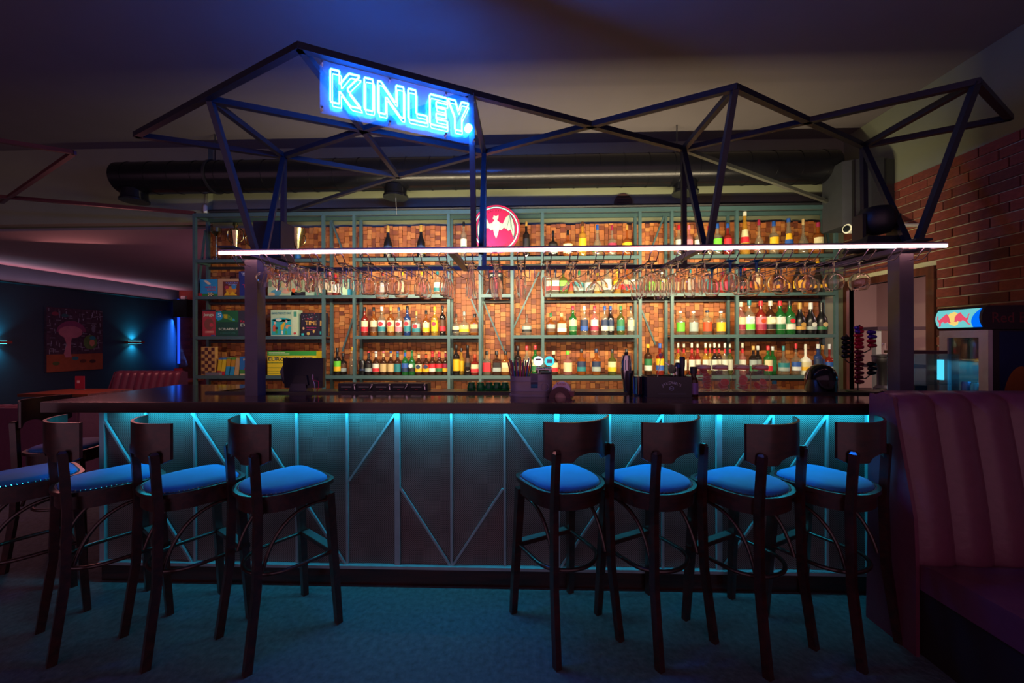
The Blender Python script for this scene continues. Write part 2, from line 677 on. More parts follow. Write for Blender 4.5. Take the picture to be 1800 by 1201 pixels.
# ================================================================== wooden tile cladding behind the shelves
TILE_STOPS = [(0.0, '#6b3420'), (0.2, '#94502c'), (0.45, '#a8602f'), (0.7, '#b87038'), (0.88, '#c98848'), (1.0, '#7c3c24')]
TILE_O = ramp_mat('wood_tile_single', TILE_STOPS, 'object', 0.6, 0.35, (60, 60, 10))
TILE_I = ramp_mat('wood_tile_field', TILE_STOPS, 'island', 0.6, 0.35, (60, 60, 10))
TX0, TX1, TZ0, TZ1, TY = -3.60, 3.22, 0.86, 2.80, 4.43
clad = thing('wood_tile_cladding', 'wall cladding of small uneven brown wooden blocks behind the bottle shelves', 'wall cladding', (0, TY, TZ0))
MB().span(TX0, TX1, TY + .02, BACKY - .001, TZ0 + .001, TZ1).build('backing', mat('tile_backing', '#2a140c', 0.9), clad, world=True)
rng = random.Random(3)
tiles, field = [], MB()
x = TX0
while x < TX1 - 0.03:                                            # columns of blocks: whole, half and wide ones
    w = rng.choice((0.050, 0.050, 0.056, 0.044, 0.062))
    z = TZ0 + .001
    while z < TZ1 - 0.02:
        h = min(rng.choice((0.048, 0.052, 0.060, 0.044, 0.070)), TZ1 - z)
        pr = rng.choice((0.0, 0.003, 0.006, 0.010, 0.014))
        tiles.append((x, w, z, h, pr))
        z += h
    x += w
cand = [t for t in tiles if t[1] >= 0.055 and t[3] >= 0.052 and -0.6 < t[0] < 2.4 and 1.25 < t[2] < 2.7]
rng.shuffle(cand)
single = set(cand[:300])
g = 0.0016
tile_cache = {}
for t in tiles:
    x, w, z, h, pr = t
    if t in single:
        key = (w, round(h, 3))
        if key not in tile_cache:
            tile_cache[key] = MB().box((0, 0, 0), (w - 2 * g, 0.03, h - 2 * g)).mesh('tile', TILE_O)
        link('tile', tile_cache[key], clad, (x + w / 2, TY - pr + .015 - TY, z + h / 2 - TZ0))
    else:
        field.box((x + w / 2, TY - pr + .015, z + h / 2), (w - 2 * g, 0.03, h - 2 * g))
tf = field.build('tile_field', TILE_I, clad, world=True)
tf['kind'] = 'stuff'

# ================================================================== steel shelving
SY0, SY1 = 4.20, 4.38
SHELF_Z = {'A': 2.394, 'B': 2.0, 'C': 1.566, 'D': 1.142}
PX = [343, 569, 623, 789, 844, 900, 954, 1125, 1181, 1295, 1469]
POSTX = [on_y(p, 520, SY0).x for p in PX]
shelf = thing('steel_bottle_shelving', 'wide dark teal steel frame shelving full of bottles behind the bar', 'shelving', (0, 4.29, 0.88))
PW = 0.030
for X in POSTX:
    for Y in (SY0, SY1):
        MB().box((X, Y, (0.88 + 2.87) / 2), (PW, PW, 2.87 - 0.88)).build('post', STEEL, shelf, world=True)
for Y, z in ((SY0, 2.872), (SY1, 2.872)):
    MB().span(POSTX[0] - .015, POSTX[-1] + .015, Y - .018, Y + .018, z - .02, z + .02).build('top_rail', STEEL, shelf, world=True)
for X in (POSTX[0], POSTX[-1]):
    MB().span(X - .015, X + .015, SY0, SY1, 2.855, 2.89).build('top_rail', STEEL, shelf, world=True)
BAYS = {'A': [(0, 1), (2, 3), (3, 4), (4, 5), (5, 6), (6, 7), (8, 9), (9, 10)], 'B': [(0, 1), (1, 2), (2, 3), (4, 5), (6, 7), (7, 8), (8, 9), (9, 10)],
        'C': [(0, 1), (2, 3), (3, 4), (5, 6), (6, 7), (8, 9), (9, 10)], 'D': [(i, i + 1) for i in range(10)]}
BOARD = mat('shelf_board', '#3a4a4a', 0.5, metal=0.1)
for s, bays in BAYS.items():
    z = SHELF_Z[s]
    for i, j in bays:
        a, b = POSTX[i] + PW / 2, POSTX[j] - PW / 2
        MB().span(a, b, SY0 + .012, SY1 - .012, z - .012, z - .001).build('shelf_board', BOARD, shelf, world=True)
        MB().span(a, b, SY0 - .015, SY0 + .015, z - .034, z - .0005).build('front_rail', STEEL, shelf, world=True)
        MB().span(a, b, SY1 - .012, SY1 + .012, z - .075, z - .045).build('rear_rail', BLACK_STEEL, shelf, world=True)
for i in (0, 10):
    for s in 'ABCD':
        MB().span(POSTX[i] - .012, POSTX[i] + .012, SY0, SY1, SHELF_Z[s] - .034, SHELF_Z[s] - .01).build('side_rail', STEEL, shelf, world=True)
# thin diagonal braces: pixel ends
for (x0, y0), (x1, y1) in (((584, 392), (602, 440)), ((602, 618), (622, 556)), ((819, 505), (843, 560)), ((846, 520), (888, 622)), ((948, 478), (902, 578)),
                           ((860, 508), (843, 540)), ((1128, 546), (1152, 606)), ((1144, 440), (1167, 380)), ((361, 405), (348, 515)), ((1448, 378), (1458, 432))):
    MB().bar(on_y(x0, y0, 4.36), on_y(x1, y1, 4.36), 0.017).build('brace', STEEL, shelf, world=True)
# low back counter below the shelves
bc = thing('back_counter', 'dark low counter running along the wall under the bottle shelving', 'counter', (0, 4.1, 0))
MB().span(-3.5, 3.3, 3.95, 4.40, 0.0, 0.82).build('cabinet', DARKWOOD, bc, world=True)
MB().span(-3.55, 3.35, 3.92, 4.42, 0.82, 0.86).build('worktop', BARTOP, bc, world=True)

# dark pipe running along the wall above the shelving
o = MB().tube([(-3.6, 4.45, 3.0), (WALLX, 4.45, 3.0)], 0.022, 8).build('cable_trunking', BLACK_STEEL, smooth=40)
tag(o, 'dark horizontal pipe fixed to the wall just above the shelving', 'pipe')

# ================================================================== the bar
FY = 2.44
fz = lambda y: on_y(900, y, FY).z
PERF = perforated_mat()
RAIL = mat('bar_frame_steel', '#8296a0', 0.45, metal=0.2)
bar = thing('bar_counter', 'long bar front of perforated steel panels in a braced steel frame', 'bar', (0, FY, 0))
TOPZ, RAILZ = 1.094, 0.125
bx = [170, 254, 340, 428, 520, 609, 698, 793, 887, 979, 1073, 1166, 1265, 1361, 1456, 1530]
thick = {0, 3, 6, 9, 12, 15}
bX = [on_y(p, 860, FY - .02).x for p in bx]
bX[0] = -2.66
MB().span(bX[0] + .02, 2.45, FY + .02, 2.66, 0.0, 1.092).build('core', mat('bar_core', '#150d0e', 0.9), bar, world=True)
MB().span(bX[0] - .01, 2.46, FY - .012, FY + .019, 0.0, 0.105).build('plinth', DARKWOOD, bar, world=True)
MB().span(bX[0] - .01, 2.46, FY - .034, FY + .018, 0.110, 0.128).build('foot_rail', RAIL, bar, world=True)
for i in range(len(bX)):
    w = 0.032 if i in thick else 0.014
    MB().span(bX[i] - w / 2, bX[i] + w / 2, FY - (.020 if i in thick else .014), FY + .018, 0.128, TOPZ - .002).build('upright', RAIL, bar, world=True)
    if i + 1 < len(bX):
        w2 = 0.032 if i + 1 in thick else 0.014
        MB().span(bX[i] + w / 2 + .001, bX[i + 1] - w2 / 2 - .001, FY, FY + .016, 0.130, TOPZ - .004).build('perforated_panel', PERF, bar, world=True)
MB().span(bX[-1] + .02, 2.45, FY, FY + .016, 0.130, TOPZ - .004).build('perforated_panel', PERF, bar, world=True)
MB().span(bX[0] - .012, bX[0] + .01, FY, 2.66, 0.0, 1.092).build('end_panel', DARKWOOD, bar, world=True)
for (x0, y0), (x1, y1) in (((176, 726), (341, 994)), ((338, 726), (424, 858)), ((435, 726), (609, 994)), ((695, 727), (613, 846)), ((704, 858), (792, 995)),
                           ((884, 859), (795, 995)), ((889, 727), (975, 852)), ((1166, 726), (986, 997)), ((1358, 727), (1272, 853)), ((1455, 727), (1271, 998))):
    a, b = on_y(x0, y0, FY - .012), on_y(x1, y1, FY - .012)
    MB().bar(a, b, 0.014, 0.012).build('diagonal_brace', RAIL, bar, world=True)

top = thing('bar_worktop', 'long glossy dark red wooden bar top with a return at the games end', 'bar top', (0, 2.5, 1.09))
m = MB().prism([(-2.86, 2.28), (2.56, 2.28), (2.56, 2.66), (-2.20, 2.66), (-2.12, 3.22), (-2.86, 3.22)], 1.095, 1.15)
m.build('top_board', BARTOP, top, world=True)
MB().span(-2.86, 2.56, 2.262, 2.2795, 1.088, 1.1495).build('front_edging', DARKWOOD, top, world=True)
MB().span(-2.19, 2.56, 2.66, 2.675, 1.10, 1.163).build('rear_lip', mat('lip_black', '#0d0d12', 0.35), top, world=True)
ledge = thing('service_ledge', 'narrow dark service ledge behind the rear lip of the bar top', 'ledge', (0, 2.8, 0))
MB().span(-2.08, 2.56, 2.677, 2.93, 1.118, 1.15).build('ledge_board', mat('ledge_dark', '#20161a', 0.3), ledge, world=True)
MB().span(-2.08, 2.56, 2.70, 2.92, 0.0, 1.118).build('ledge_cabinet', DARKWOOD, ledge, world=True)
MB().span(-2.84, -2.25, 2.96, 3.2, 0.0, 1.094).build('return_cabinet', DARKWOOD, ledge, world=True)
o = MB().span(-2.6, 2.4, 2.38, 2.40, 1.080, 1.0935).build('led_strip', emit_mat('cyan_led', (0.05, 0.7, 1.0), 2.0))
tag(o, 'thin cyan light strip under the front of the bar top', 'light strip')
LEDGE = 1.1505

# ================================================================== canopy with glass racks
CY0, CY1, CANZ = 2.45, 3.13, 2.066
can = thing('glass_rack_canopy', 'steel canopy over the bar with a glowing front edge and wire glass racks', 'glass rack', (0, 2.55, 1.1505))
POSTM = mat('canopy_steel', '#4a4250', 0.4, metal=0.2)
pxL = [on_y(x, 560, 2.57).x for x in (448.5, 1583)]
for X in pxL:
    MB().span(X - .042, X + .042, 2.53, 2.612, 1.1505, CANZ - .03).build('post', POSTM, can, world=True)
LX0, LX1 = on_y(385, 444, CY0).x, on_y(1665, 430, CY0).x
MB().span(LX0 + .01, LX1, CY0 + .006, CY0 + .03, CANZ - .001, CANZ + .022).build('front_rail', POSTM, can, world=True)
MB().span(LX0, LX1, CY0 - .004, CY0 + .005, CANZ - .012, CANZ + .005).build('led_strip', emit_mat('pink_white_led', (1.0, 0.46, 0.44), 18.0), can, world=True)
for dz in (.009,):
    MB().span(LX0 + .004, LX1 - .004, CY0 - .009, CY0 + .0055, CANZ + dz - .0018, CANZ + dz + .0045).build('pink_glow_lip', mat('pink_glow_lip', '#c8a8a4', .5), can, world=True)  # pinkish lip added to give the white strip a pink glowing edge
MB().span(LX0 + .05, LX1 - .05, CY1, CY1 + .03, CANZ + .0, CANZ + .03).build('rear_rail', BLACK_STEEL, can, world=True)
for X in (LX0 + .1, pxL[0], -0.46, 1.08, pxL[1], LX1 - .04):
    MB().span(X - .022, X + .022, CY0 + .041, CY1 - .001, CANZ - .012, CANZ + .018).build('cross_bar', POSTM, can, world=True)
HOOKX = [418, 464, 508, 552, 597, 642, 687, 733, 778, 824, 870, 916, 962, 1009, 1055, 1102, 1150, 1197, 1245, 1291, 1338, 1385, 1433, 1481, 1530, 1577, 1626]
WIRE = mat('rack_wire', '#8a7a7e', 0.35, metal=0.5)
RZ = 1.992
hookX = []
pts = [(-.060, CY1 - .01, CANZ + .004), (-.060, CY1 - .012, RZ + .002), (-.034, CY1 - .10, RZ), (-.022, CY1 - .2, RZ), (-.022, CY0 + .035, RZ), (-.024, CY0 + .012, RZ + .022),
       (-.024, CY0 - .010, RZ + .045), (-.014, CY0 - .014, RZ + .056), (.014, CY0 - .014, RZ + .056), (.024, CY0 - .010, RZ + .045), (.024, CY0 + .012, RZ + .022), (.022, CY0 + .035, RZ),
       (.022, CY1 - .2, RZ), (.034, CY1 - .10, RZ), (.060, CY1 - .012, RZ + .002), (.060, CY1 - .01, CANZ + .004)]
hook_me = MB().tube(pts, 0.0032, 6).mesh('wire_hook', WIRE, 60)
for p in HOOKX:
    X = on_y(p, 450, CY0).x
    hookX.append(X)
    link('wire_hook', hook_me, can, (X - can.location.x, -can.location.y, -can.location.z))

# ================================================================== triangulated steel truss above the canopy
TZ = 3.0
N = dict(L=(-2.80, 2.79), R=(3.27, 2.79), P1=(-1.14, 1.99), C1=(-1.14, 3.57), M1=(-1.94, 2.40), B1=(-1.94, 3.155), P2=(-0.318, 2.40), B2=(-0.318, 3.155),
         P3=(1.25, 2.40), B3=(1.245, 3.155), P4=(2.63, 2.40), B4=(2.615, 3.155))
N = {k: Vector((*v, TZ)) for k, v in N.items()}
truss = thing('steel_truss', 'dark triangulated steel rod frame rising above the bar canopy', 'truss', (0, 2.78, CANZ))
RODS = ['L P1', 'L B1', 'M1 B1', 'M1 B2', 'B1 P2', 'P1 C1', 'P1 P2', 'P2 B3', 'B2 P3', 'P3 B3', 'P3 B4', 'B3 P4', 'P4 B4', 'P4 R', 'R B4', 'B1 C1', 'C1 B2', 'P2 B2']
for s in RODS:
    a, b = s.split()
    A, B = N[a], N[b]
    e = (B - A).normalized() * 0.01
    MB().bar(A - e, B + e, 0.036).build('rod', TRUSS, truss, world=True)
for a, foot in (('M1', (pxL[0], 2.585)), ('B1', (pxL[0] + .03, 2.62)), ('P2', (-0.33, 2.60)), ('B2', (-0.285, 2.62)), ('P3', (1.19, 2.62)), ('B3', (1.18, 2.64)), ('P4', (2.46, 2.585)), ('B4', (2.45, 2.61))):
    MB().bar(N[a], Vector((*foot, CANZ + .02)), 0.034).build('rod', TRUSS, truss, world=True)
for a in ('B1', 'B2', 'B3', 'B4'):
    MB().bar(N[a], Vector((N[a].x, CY1 + .015, CANZ + .03)), 0.034).build('rod', TRUSS, truss, world=True)
MB().bar(N['C1'], (-2.55, 4.2, 2.90), 0.030).build('rod', TRUSS, truss, world=True)
MB().bar(N['B3'], (POSTX[-1], 4.2, 2.90), 0.030).build('rod', mat('truss_steel_lit', '#5a5f58', 0.45, metal=0.4), truss, world=True)  # paler steel puts the light on this rod into its colour
lt = thing('ceiling_frame', 'thin angled dark red steel rods under the ceiling beyond the shelving end', 'steel frame', (-3.6, 4.2, 2.88))
A, B_, C_, D_ = Vector((POSTX[0], 4.2, 2.90)), on_z(15, 347, 3.0), on_z(130, 268, 3.0), on_z(-60, 238, 3.0)
MB().bar(A, B_ + (B_ - A) * .15, 0.034).build('rod', RED_STEEL, lt, world=True)
MB().bar(C_, C_ + (B_ - C_) * 1.15, 0.03).build('rod', RED_STEEL, lt, world=True)
MB().bar(C_, D_, 0.03).build('rod', RED_STEEL, lt, world=True)

# ================================================================== neon sign on a clear panel under the truss
U = (N['B3'] - N['P1']).normalized()
Nn = Vector((U.y, -U.x, 0))                                   # towards the guests
S0 = N['P1'] + U * ((N['B3'] - N['P1']).length * 0.0535)
S0.z = 0
LEN, HH, ZTOP = 0.772, 0.172, 2.922
sign = thing('neon_sign', 'glowing blue neon name sign on a clear panel under the truss', 'neon sign', S0 + Vector((0, 0, ZTOP - HH)), math.atan2(U.y, U.x))
NEON = emit_mat('neon_tube', (0.006, 0.17, 1.0), 190.0)
k = LEN / 4.47
LET = {  # outlines in units of the letter height, x along the sign, z up
    'K': [[(0, 0), (0, 1), (.25, 1), (.25, .58), (.52, 1), (.84, 1), (.46, .5), (.88, 0), (.56, 0), (.25, .40), (.25, 0)]],
    'I': [[(.96, 0), (.96, 1), (1.22, 1), (1.22, 0)]],
    'N': [[(1.36, 0), (1.36, 1), (1.46, 1), (1.92, .42), (1.92, 1), (2.16, 1), (2.16, 0), (2.07, 0), (1.60, .58), (1.60, 0)]],
    'L': [[(2.30, 0), (2.30, 1), (2.55, 1), (2.55, .24), (2.92, .24), (2.92, 0)]],
    'E': [[(3.00, 0), (3.00, 1), (3.60, 1), (3.60, .79), (3.22, .79), (3.22, .61), (3.54, .61), (3.54, .41), (3.22, .41), (3.22, .22), (3.60, .22), (3.60, 0)]],
    'Y': [[(3.86, 0), (3.86, .45), (3.62, 1), (3.88, 1), (3.99, .66), (4.10, 1), (4.36, 1), (4.11, .45), (4.11, 0)]]}
for ch, outs in LET.items():
    for poly in outs:
        me = MB()
        p3 = []
        for i in range(len(poly)):
            a, b = Vector(poly[i]), Vector(poly[(i + 1) % len(poly)])
            for t in (0.06, 0.5, 0.94):
                q = a + (b - a) * t
                p3.append((q.x * k, -0.012, q.y * HH))
        me.tube(p3, 0.0048, 6, closed=True)
        cx, cz = sum(p[0] for p in poly) / len(poly), 0.5
        me.tube([(p[0] + .010, .012, p[2] - .008) for p in p3], 0.0030, 6, closed=True)  # thinner glowing copy added as the tube's reflection in the panel
        me.build('letter_' + ch.lower(), NEON, sign, smooth=60)
MB().tube([(4.36 * k, -.017, .03), (4.36 * k, .012, .03)], 0.022, 16).build('full_stop', NEON, sign, smooth=60)
ACR = glass_mat('acrylic', (0.95, 0.97, 1.0), 0.05, (0.6, 0.7, 0.95), rough=0.16, ior=1.3)
MB().span(-.05, LEN + .03, 0.022, 0.028, -.05, HH + .055).build('clear_panel', ACR, sign)
for x in (-.04, 0.30, LEN * .80, LEN + .02):
    for z in (-.03, HH + .035):
        MB().tube([(x, -.004, z), (x, .034, z)], 0.007, 8).build('stud', CHROME, sign, smooth=60)

# ================================================================== ventilation duct
duct = thing('ventilation_duct', 'long black round ventilation duct with outlets along the back wall', 'duct', (0, 4.2, 3.3))
DUCT = mat('duct_black', '#191a20', 0.25, metal=0.4, vary=0.2)
ra, rb = on_y(215, 316, 4.18), on_y(1462, 292, 4.18)
ra.z = rb.z = (ra.z + rb.z) / 2
R_ = 0.165
MB().tube([ra, rb], R_, 28).build('duct_pipe', DUCT, duct, smooth=40, world=True)
for i in range(30):
    p = ra + (rb - ra) * ((i + .5) / 30)
    MB().tube([p - Vector((.006, 0, 0)), p + Vector((.006, 0, 0))], R_ + .004, 28).build('seam_ring', DUCT, duct, smooth=40, world=True)
for px in (238, 696, 1204):
    p = on_y(px, 300, 4.18)
    p = Vector((p.x, 4.17, ra.z - R_ + .03))
    MB().lathe([(.115, 0), (.115, -.04), (.118, -.09), (.13, -.10), (.13, -.12), (.10, -.12)][::-1], 20, c=tuple(p)).build('outlet', DUCT, duct, smooth=40, world=True)
for px in (378, 1190):
    p = on_y(px, 300, 4.18)
    MB().tube([(p.x - .012, 4.18, ra.z), (p.x + .012, 4.18, ra.z)], R_ + .010, 28).build('clamp', BLACK_STEEL, duct, smooth=40, world=True)
    MB().tube([(p.x, 4.18, ra.z), (p.x, 4.18, CZ)], .006, 6).build('hanger', BLACK_STEEL, duct, world=True)
# ================================================================== bar stools
def make_stool():
    t = thing('bar_stool', 'stool', 'bar stool', group='bar stools along the bar')
    LEG = DARKWOOD

    def outline(s, n=40):
        pts = []
        for i in range(n):
            a = 2 * math.pi * i / n
            ca, sa = math.cos(a), math.sin(a)
            e = 5.0 if sa > 0 else 2.3
            q = (abs(ca) ** e + abs(sa) ** e) ** (-1 / e)
            w = 0.205 if sa > 0 else 0.205
            pts.append((ca * q * (w - s) * (1.0 + .04 * max(0, sa)), sa * q * (0.21 - s)))
        return pts
    MB().prism(outline(.016), .685, .752).build('seat_frame', LEG, t, smooth=40)
    MB().prism(outline(0), .7525, .772).build('seat_board', LEG, t, smooth=40)
    m = MB()
    rings = [(.027, .7725), (.028, .781), (.036, .789), (.07, .796), (.13, .799)]
    n = 40
    for s, z in rings:
        m.v += [(x, y, z) for x, y in outline(s)]
    m.v.append((0, 0, .80))
    for i in range(len(rings) - 1):
        for k in range(n):
            l = (k + 1) % n
            m.f.append((i * n + k, i * n + l, (i + 1) * n + l, (i + 1) * n + k))
    for k in range(n):
        m.f.append(((len(rings) - 1) * n + k, (len(rings) - 1) * n + (k + 1) % n, len(rings) * n))
    m.build('seat', VELVET, t, smooth=60)
    nails = MB()
    ol = outline(.021, 200)
    acc, last = 0.0, ol[0]
    for p in ol[1:] + ol[:1]:
        acc += math.hypot(p[0] - last[0], p[1] - last[1])
        last = p
        if acc > 0.0130:
            acc = 0
            r = .0048
            nails.add([(p[0] + r, p[1], .774), (p[0], p[1] + r, .774), (p[0] - r, p[1], .774), (p[0], p[1] - r, .774), (p[0], p[1], .779)], [(0, 1, 4), (1, 2, 4), (2, 3, 4), (3, 0, 4)])
    o = nails.build('nail_trim', CHROME, t)
    o['kind'] = 'stuff'
    for s in (-1, 1):
        m = MB()
        m.bar((s * .192, .205, 0), (s * .168, .165, .70), .030, .034, w2=.040)
        m.build('leg', LEG, t)
        m = MB()
        pts = [(s * .188, -.225, 0), (s * .173, -.180, .36), (s * .167, -.172, .70), (s * .165, -.180, .86), (s * .163, -.187, .972), (s * .163, -.186, .984)]
        for a, b in zip(pts[:-1], pts[1:]):
            m.bar(a, b, .034, .030, w2=.034 if b[2] < .98 else .020)
        m.build('leg', LEG, t)
        m = MB()
        cps = [Vector((s * .165, .150, .665)), Vector((s * .155, .02, .68)), Vector((s * .150, -.10, .62)), Vector((s * .158, -.15, .42))]
        pts = []
        for i in range(15):
            u = i / 14
            pts.append(cps[0] * (1 - u) ** 3 + cps[1] * (3 * u * (1 - u) ** 2) + cps[2] * (3 * u * u * (1 - u)) + cps[3] * u ** 3)
        m.tube(pts, .0095, 8).build('bentwood_brace', LEG, t, smooth=50)
    m = MB().box((0, .192, .385), (.345, .046, .022))
    fr = m.build('footrest', LEG, t)
    MB().box((0, .192, .3975), (.30, .042, .002)).build('tread', mat('tread_metal', '#8a9090', 0.35, metal=0.8), fr)
    pts = [(-.172, .180, .385), (-.170, .05, .384)] + [(-.168 * math.cos(a), -.02 - .15 * math.sin(a), .384) for a in [math.pi * i / 14 for i in range(15)]] + [(.170, .05, .384), (.172, .180, .385)]
    MB().tube(pts, .0105, 8).build('foot_ring', LEG, t, smooth=50)
    m = MB()                                                  # curved backrest with an arched cut-out in its lower edge
    cols, th = 28, .012
    for i in range(cols + 1):
        x = -.198 + .396 * i / cols
        y = -.122 - .095 * (1 - (abs(x) / .2) ** 2.2)
        zb = .925 + .040 * max(0.0, 1 - (x / .085) ** 2) ** .5
        if abs(x) > .17:
            zb += .02 * (abs(x) - .17) / .03
        m.v += [(x, y, zb), (x, y - th, zb), (x, y - th, 1.115), (x, y, 1.115)]
    for i in range(cols):
        a, b = i * 4, i * 4 + 4
        for k in range(4):
            l = (k + 1) % 4
            m.f.append((a + k, b + k, b + l, a + l))
    m.f += [(0, 1, 2, 3), (cols * 4 + 3, cols * 4 + 2, cols * 4 + 1, cols * 4)]
    m.build('backrest', LEG, t, smooth=40)
    return t


STOOLS = [(-2.73, 2.09, -33, 'blue velvet bar stool cut by the picture edge at the room end of the bar'),
          (-2.235, 2.07, -33, 'blue velvet bar stool, third from the gap, in front of the bar end post'),
          (-1.772, 2.056, -33, 'blue velvet bar stool, middle one of the three next to the wide gap'),
          (-1.274, 2.047, -36, 'blue velvet bar stool bordering the wide gap on the games shelf side'),
          (0.200, 2.118, 29, 'blue velvet bar stool bordering the wide gap on the sofa side'),
          (0.666, 2.119, 29, 'blue velvet bar stool, second from the gap towards the burgundy sofa'),
          (1.132, 2.090, 29, 'blue velvet bar stool, second from the burgundy sofa'),
          (1.580, 2.140, 29, 'blue velvet bar stool standing right beside the burgundy sofa')]
proto = make_stool()
for i, (x, y, a, lab) in enumerate(STOOLS):
    s = proto if i == 0 else copy_tree(proto)
    s.location = (x, y, 0)
    s.rotation_euler = (0, 0, math.radians(a))
    s['label'] = lab
s = copy_tree(proto)
s.location = (-3.22, 2.72, 0)
s.rotation_euler = (0, 0, math.radians(-75))
s['label'] = 'dark bar stool standing round the corner at the short end of the bar'

# ================================================================== burgundy banquette beside the bar
def banquette(name, label, loc, rz, width, seat_d, back_h, pitch, group=None, seat_h=.45, lean=.11):
    t = thing(name, label, 'sofa', loc, rz, group)
    n = max(1, round(width / pitch))
    w = width / n
    for i in range(n):                                       # upholstered channels
        m = MB()
        prof = []
        steps = 10
        for j in range(steps + 1):                            # front face going up, rounded over the top
            u = j / steps
            prof.append((lean * u ** 1.3, seat_h - .03 + (back_h - seat_h - .03) * u))
        prof += [(lean + .035, back_h - .025), (lean + .085, back_h - .008), (lean + .14, back_h - .03)]
        segs = 6
        for (y, z) in prof:
            for k_ in range(segs + 1):
                v = k_ / segs
                bulge = .030 * math.sin(math.pi * v) ** .6
                m.v.append((i * w + v * w, y - bulge + .022, z + bulge * .15))
        for a in range(len(prof) - 1):
            for k_ in range(segs):
                p = a * (segs + 1) + k_
                m.f.append((p, p + 1, p + segs + 2, p + segs + 1))
        m.build('back_channel', BURGUNDY, t, smooth=60)
    side = [(.012, .0), (.012, seat_h - .02), (.02, seat_h + .2), (lean + .03, back_h - .03), (lean + .085, back_h - .012), (lean + .165, back_h - .04), (lean + .19, 0.0)]
    for x0, x1 in ((-.018, 0.0), (width, width + .018)):
        m = MB()
        nn = len(side)
        m.v = [(x0, y, z) for y, z in side] + [(x1, y, z) for y, z in side]
        m.f = [tuple(range(nn)), tuple(reversed(range(nn, 2 * nn)))] + [((q + 1) % nn, q, nn + q, nn + (q + 1) % nn) for q in range(nn)]
        m.build('end_panel', BURGUNDY, t)
    MB().span(0.001, width - .001, lean + .135, lean + .185, 0, back_h - .03).build('back_board', BURGUNDY, t)
    m = MB()
    prof = [(.01, seat_h - .13), (.01, seat_h - .015), (-.05, seat_h), (-seat_d + .04, seat_h + .004), (-seat_d + .01, seat_h - .01), (-seat_d, seat_h - .04), (-seat_d + .01, seat_h - .13)]
    nn = len(prof)
    m.v = [(0, y, z) for y, z in prof] + [(width, y, z) for y, z in prof]
    m.f = [tuple(reversed(range(nn))), tuple(range(nn, 2 * nn))] + [(q, (q + 1) % nn, nn + (q + 1) % nn, nn + q) for q in range(nn)]
    m.build('seat_cushion', BURGUNDY, t, smooth=35)
    MB().span(.02, width - .02, -seat_d + .05, .15, 0, seat_h - .131).build('base', mat('sofa_base', '#1a0d10', 0.7), t)
    return t


banquette('banquette_sofa', 'large burgundy channel-back leather sofa standing against the end of the bar', (1.868, 1.935, 0), 0, 1.60, .56, 1.245, .18, lean=.10)

# ================================================================== furniture of the next room
banquette('banquette_sofa', 'burgundy channel-back sofa below the painting in the far room', (-7.32, 6.75, 0), 0, 1.2, .45, 1.0, .13)
banquette('banquette_sofa', 'burgundy sofa by the blue-lit corner, half hidden by the shelving', (-7.15, 8.5, 0), 0, 1.5, .5, 1.20, .16)
o = banquette('banquette_sofa', 'low dark bench with its back to the bar near the long table', (-7.2, 4.55, 0), math.pi, 1.4, .5, .82, .14)
o.location = (-4.85, 4.45, 0)
TABLEWOOD = wood_mat('table_wood', '#5a2a16', '#8a4a28', rough=0.35, scale=(3, 25, 25))


def table(label, c, sx, sy, h):
    t = thing('cafe_table', label, 'table', (c[0], c[1], 0))
    MB().box((0, 0, h - .02), (sx, sy, .04)).build('table_top', TABLEWOOD, t)
    MB().tube([(0, 0, .02), (0, 0, h - .04)], .04, 12).build('pedestal', BLACK_STEEL, t, smooth=50)
    MB().box((0, 0, .012), (min(.5, sx * .6), min(.5, sy * .6), .024)).build('foot_plate', BLACK_STEEL, t)
    return t


def menu_card(label, x, y, z, k=1.0):
    t = thing('menu_stand', label, 'menu stand', (x, y, z))
    MB().box((0, 0, .005), (.10 * k, .06, .010)).build('foot', glass_mat('clear_plastic', (.9, .9, .92), .1), t)
    MB().box((0, 0, .01 + .07 * k), (.105 * k, .006, .14 * k)).build('card', paint('#8c2436'), t)
    MB().box((-.015 * k, -.0035, .085 * k), (.03 * k, .001, .03 * k)).build('printed_mark', paint('#c8b0a8'), t)


table('long wooden table top beside the dark bench in the far room', (-6.80, 5.85), 1.05, .66, .76)
menu_card('red menu card standing on the long wooden table', -7.0, 6.05, .7605, 1.45)
table('small wooden table by the blue-lit corner in the far room', (-6.62, 7.5), .44, .5, .78)
menu_card('red menu card standing on the small far table', -6.66, 7.45, .7805, 1.5)

# painting on the left wall
pa = thing('wall_painting', 'square canvas of a pink mushroom-like figure in a maze hung on the dark wall', 'painting', (LEFTX + .001, 7.675, .942))
W_, H_ = .99, 1.235
CANV = mat('canvas_maze', '#3c2a38', 0.8, vary=0.9, scale=16)
MB().span(0, .045, -W_ / 2, W_ / 2, 0, H_).build('canvas', CANV, pa)
MB().span(.0455, .047, -W_ / 2, W_ / 2, 0.0, H_ * .27).build('painted_ground', mat('painted_ochre', '#8a4a26', 0.8, vary=0.4, scale=9), pa)


def wall_patch(name, col, pts, d=0.0):
    m = MB()
    n = len(pts)
    x0, x1 = .047 + d, .0485 + d
    P = [((u - .5) * W_, (v) * H_) for u, v in pts]
    m.v = [(x0, y, z) for y, z in P] + [(x1, y, z) for y, z in P]
    m.f = [tuple(range(n)), tuple(reversed(range(n, 2 * n)))] + [((i + 1) % n, i, n + i, n + (i + 1) % n) for i in range(n)]
    m.build(name, col, pa)


